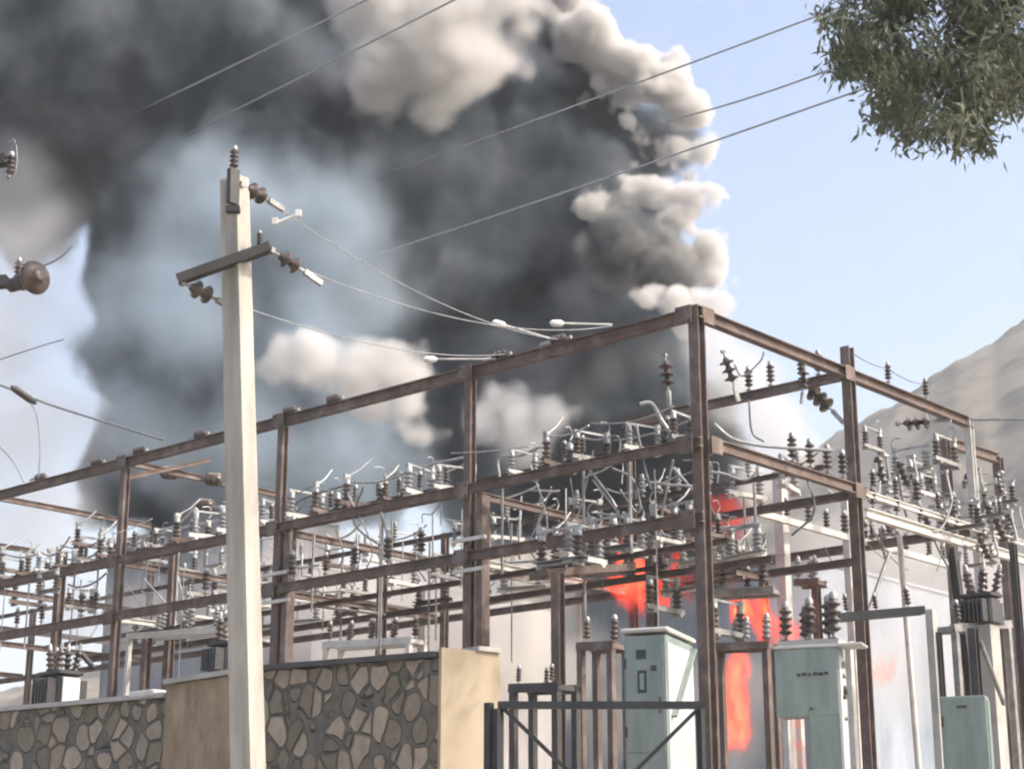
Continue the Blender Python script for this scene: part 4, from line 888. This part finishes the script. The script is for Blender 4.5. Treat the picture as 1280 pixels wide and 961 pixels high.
while made < 1250 and tries < 20000:
    tries += 1; u, v = rt.uniform(1025, 1480), rt.uniform(-200, 220)
    if not inside(u, v): continue
    dy = rt.gauss(0, .7); p = at(u, v - 24, TY + dy)
    # gaps: clumped density
    if mnoise.noise(Vector((p.x * 2.6, p.z * 2.6, p.y * .8))) < .03: continue
    if u > 1290 and rt.random() < .5: continue
    made += 1; r_ = rt.uniform(.06, .13)
    tw = p + Vector((rt.uniform(-.1, .1), rt.uniform(-.1, .1), -.16)); near = min((q for l_ in limbs for q in l_[3:]), key=lambda q: (q - p).length_squared)
    if (near - p).length < 1.0: lv.tube([near, near.lerp(p, .5) + UP * .06, p, tw], .006, 3)
    else: lv.tube([p + UP * .25, p, tw], .005, 3)
    for k in range(rt.randrange(14, 26)):
        q = p + Vector((rt.gauss(0, r_), rt.gauss(0, r_), rt.gauss(-.03, r_ * .8))); leaf(q, Vector((rt.gauss(0, .6), rt.gauss(0, .6), -.7 + rt.gauss(0, .5))), rt.uniform(.07, .15), rt.uniform(.011, .021))
wpart(lv, 'crown', LEAF, tree)
# ---------------------------------------------------------------- flames
def flame(label, pix, Y, c_lo, c_hi, strength, warp=.75):
    lob = [(at(u, v, Y), r / F * Y) for u, v, r in pix]
    m = smoke_mat('flame', lob, (.02, .01, .01), 7.0, soft=.3, warp=warp, scale=2.6, detail=4, step=.5)
    nt = m.node_tree; pv = [n for n in nt.nodes if n.type == 'PRINCIPLED_VOLUME'][0]; mr = [n for n in nt.nodes if n.type == 'MAP_RANGE'][0]
    big = [n for n in nt.nodes if n.type == 'TEX_NOISE'][0]; g_ = [n for n in nt.nodes if n.type == 'NEW_GEOMETRY'][0]
    mp = N(nt, 'Mapping'); mp.inputs['Scale'].default_value = (1, 1, .45); nt.links.new(g_.outputs['Position'], mp.inputs['Vector']); nt.links.new(mp.outputs[0], big.inputs['Vector'])   # tongues run upward
    hot = N(nt, 'MapRange'); nt.links.new(mr.inputs['Value'].links[0].from_socket, hot.inputs['Value']); hot.inputs['From Max'].default_value = .36
    cr = N(nt, 'ValToRGB'); r_ = cr.color_ramp; r_.elements[0].color = (c_lo[0] * .35, c_lo[1] * .2, c_lo[2] * .2, 1); r_.elements[1].color = (*c_hi, 1)
    e = r_.elements.new(.45); e.color = (*c_lo, 1)
    nt.links.new(hot.outputs['Result'], cr.inputs[0]); nt.links.new(cr.outputs[0], pv.inputs['Emission Color'])
    es = math_n(nt, 'MULTIPLY', mr.outputs['Result'], strength * 2.6); nt.links.new(es, pv.inputs['Emission Strength'])
    o = hull('flame', lob, .55, .14, m); tag(o, label, 'flame', 'flames of the burning switchgear'); return o
RED, ORG, PNK = (.43, .024, .014), (.62, .24, .075), (.52, .10, .045)
flame('deep red flame glowing above the first cabinet left of the brown post', [(790, 728, 30), (772, 722, 22), (804, 712, 24), (812, 745, 20), (785, 705, 18)], 27, RED, PNK, 1.2)
flame('dim red flame right of the brown post above the first cabinet', [(832, 726, 22), (842, 712, 18), (850, 735, 14)], 27.2, RED, PNK, .8)
flame('orange flame licking up under the scorched rack', [(940, 768, 26), (955, 778, 24), (925, 765, 15), (965, 795, 13), (950, 755, 12)], 26.5, RED, ORG, 1.25)
flame('tall salmon-coloured flame between the corner post and the thin rusty post', [(922, 845, 22), (920, 870, 22), (916, 895, 22), (918, 918, 20), (926, 828, 15)], 26, (.46, .05, .032), (.54, .17, .085), .95)
flame('small dull red flame high beside the corner post', [(905, 632, 18), (918, 645, 12), (945, 690, 14), (900, 655, 12)], 28, (.22, .018, .014), (.34, .05, .035), .55)
flame('orange flame strip beside the foot of the second cabinet', [(1000, 905, 13), (998, 930, 13), (1002, 955, 13)], 21.5, PNK, (.6, .35, .15), 1.0, .25)
flame('pink flame low between thin rusty post and second cabinet', [(972, 935, 14), (968, 955, 14)], 25, RED, PNK, .9, .25)
flame('faint orange flame seen right of the second cabinet', [(1097, 840, 13), (1099, 820, 8)], 27, (.4, .14, .08), (.5, .25, .15), .8)
# ---------------------------------------------------------------- air
hz = MB(); hz.box((0, 420, 69), (1700, 1000, 142)); hm, nt, out = new_mat('haze_air'); pv = N(nt, 'VolumePrincipled'); pv.inputs['Color'].default_value = (.95, .97, 1, 1); pv.inputs['Density'].default_value = .0008; nt.links.new(pv.outputs[0], out.inputs['Volume'])
o = hz.build('haze', hm); o['kind'] = 'stuff'; o['label'] = 'pale dusty haze filling the air'
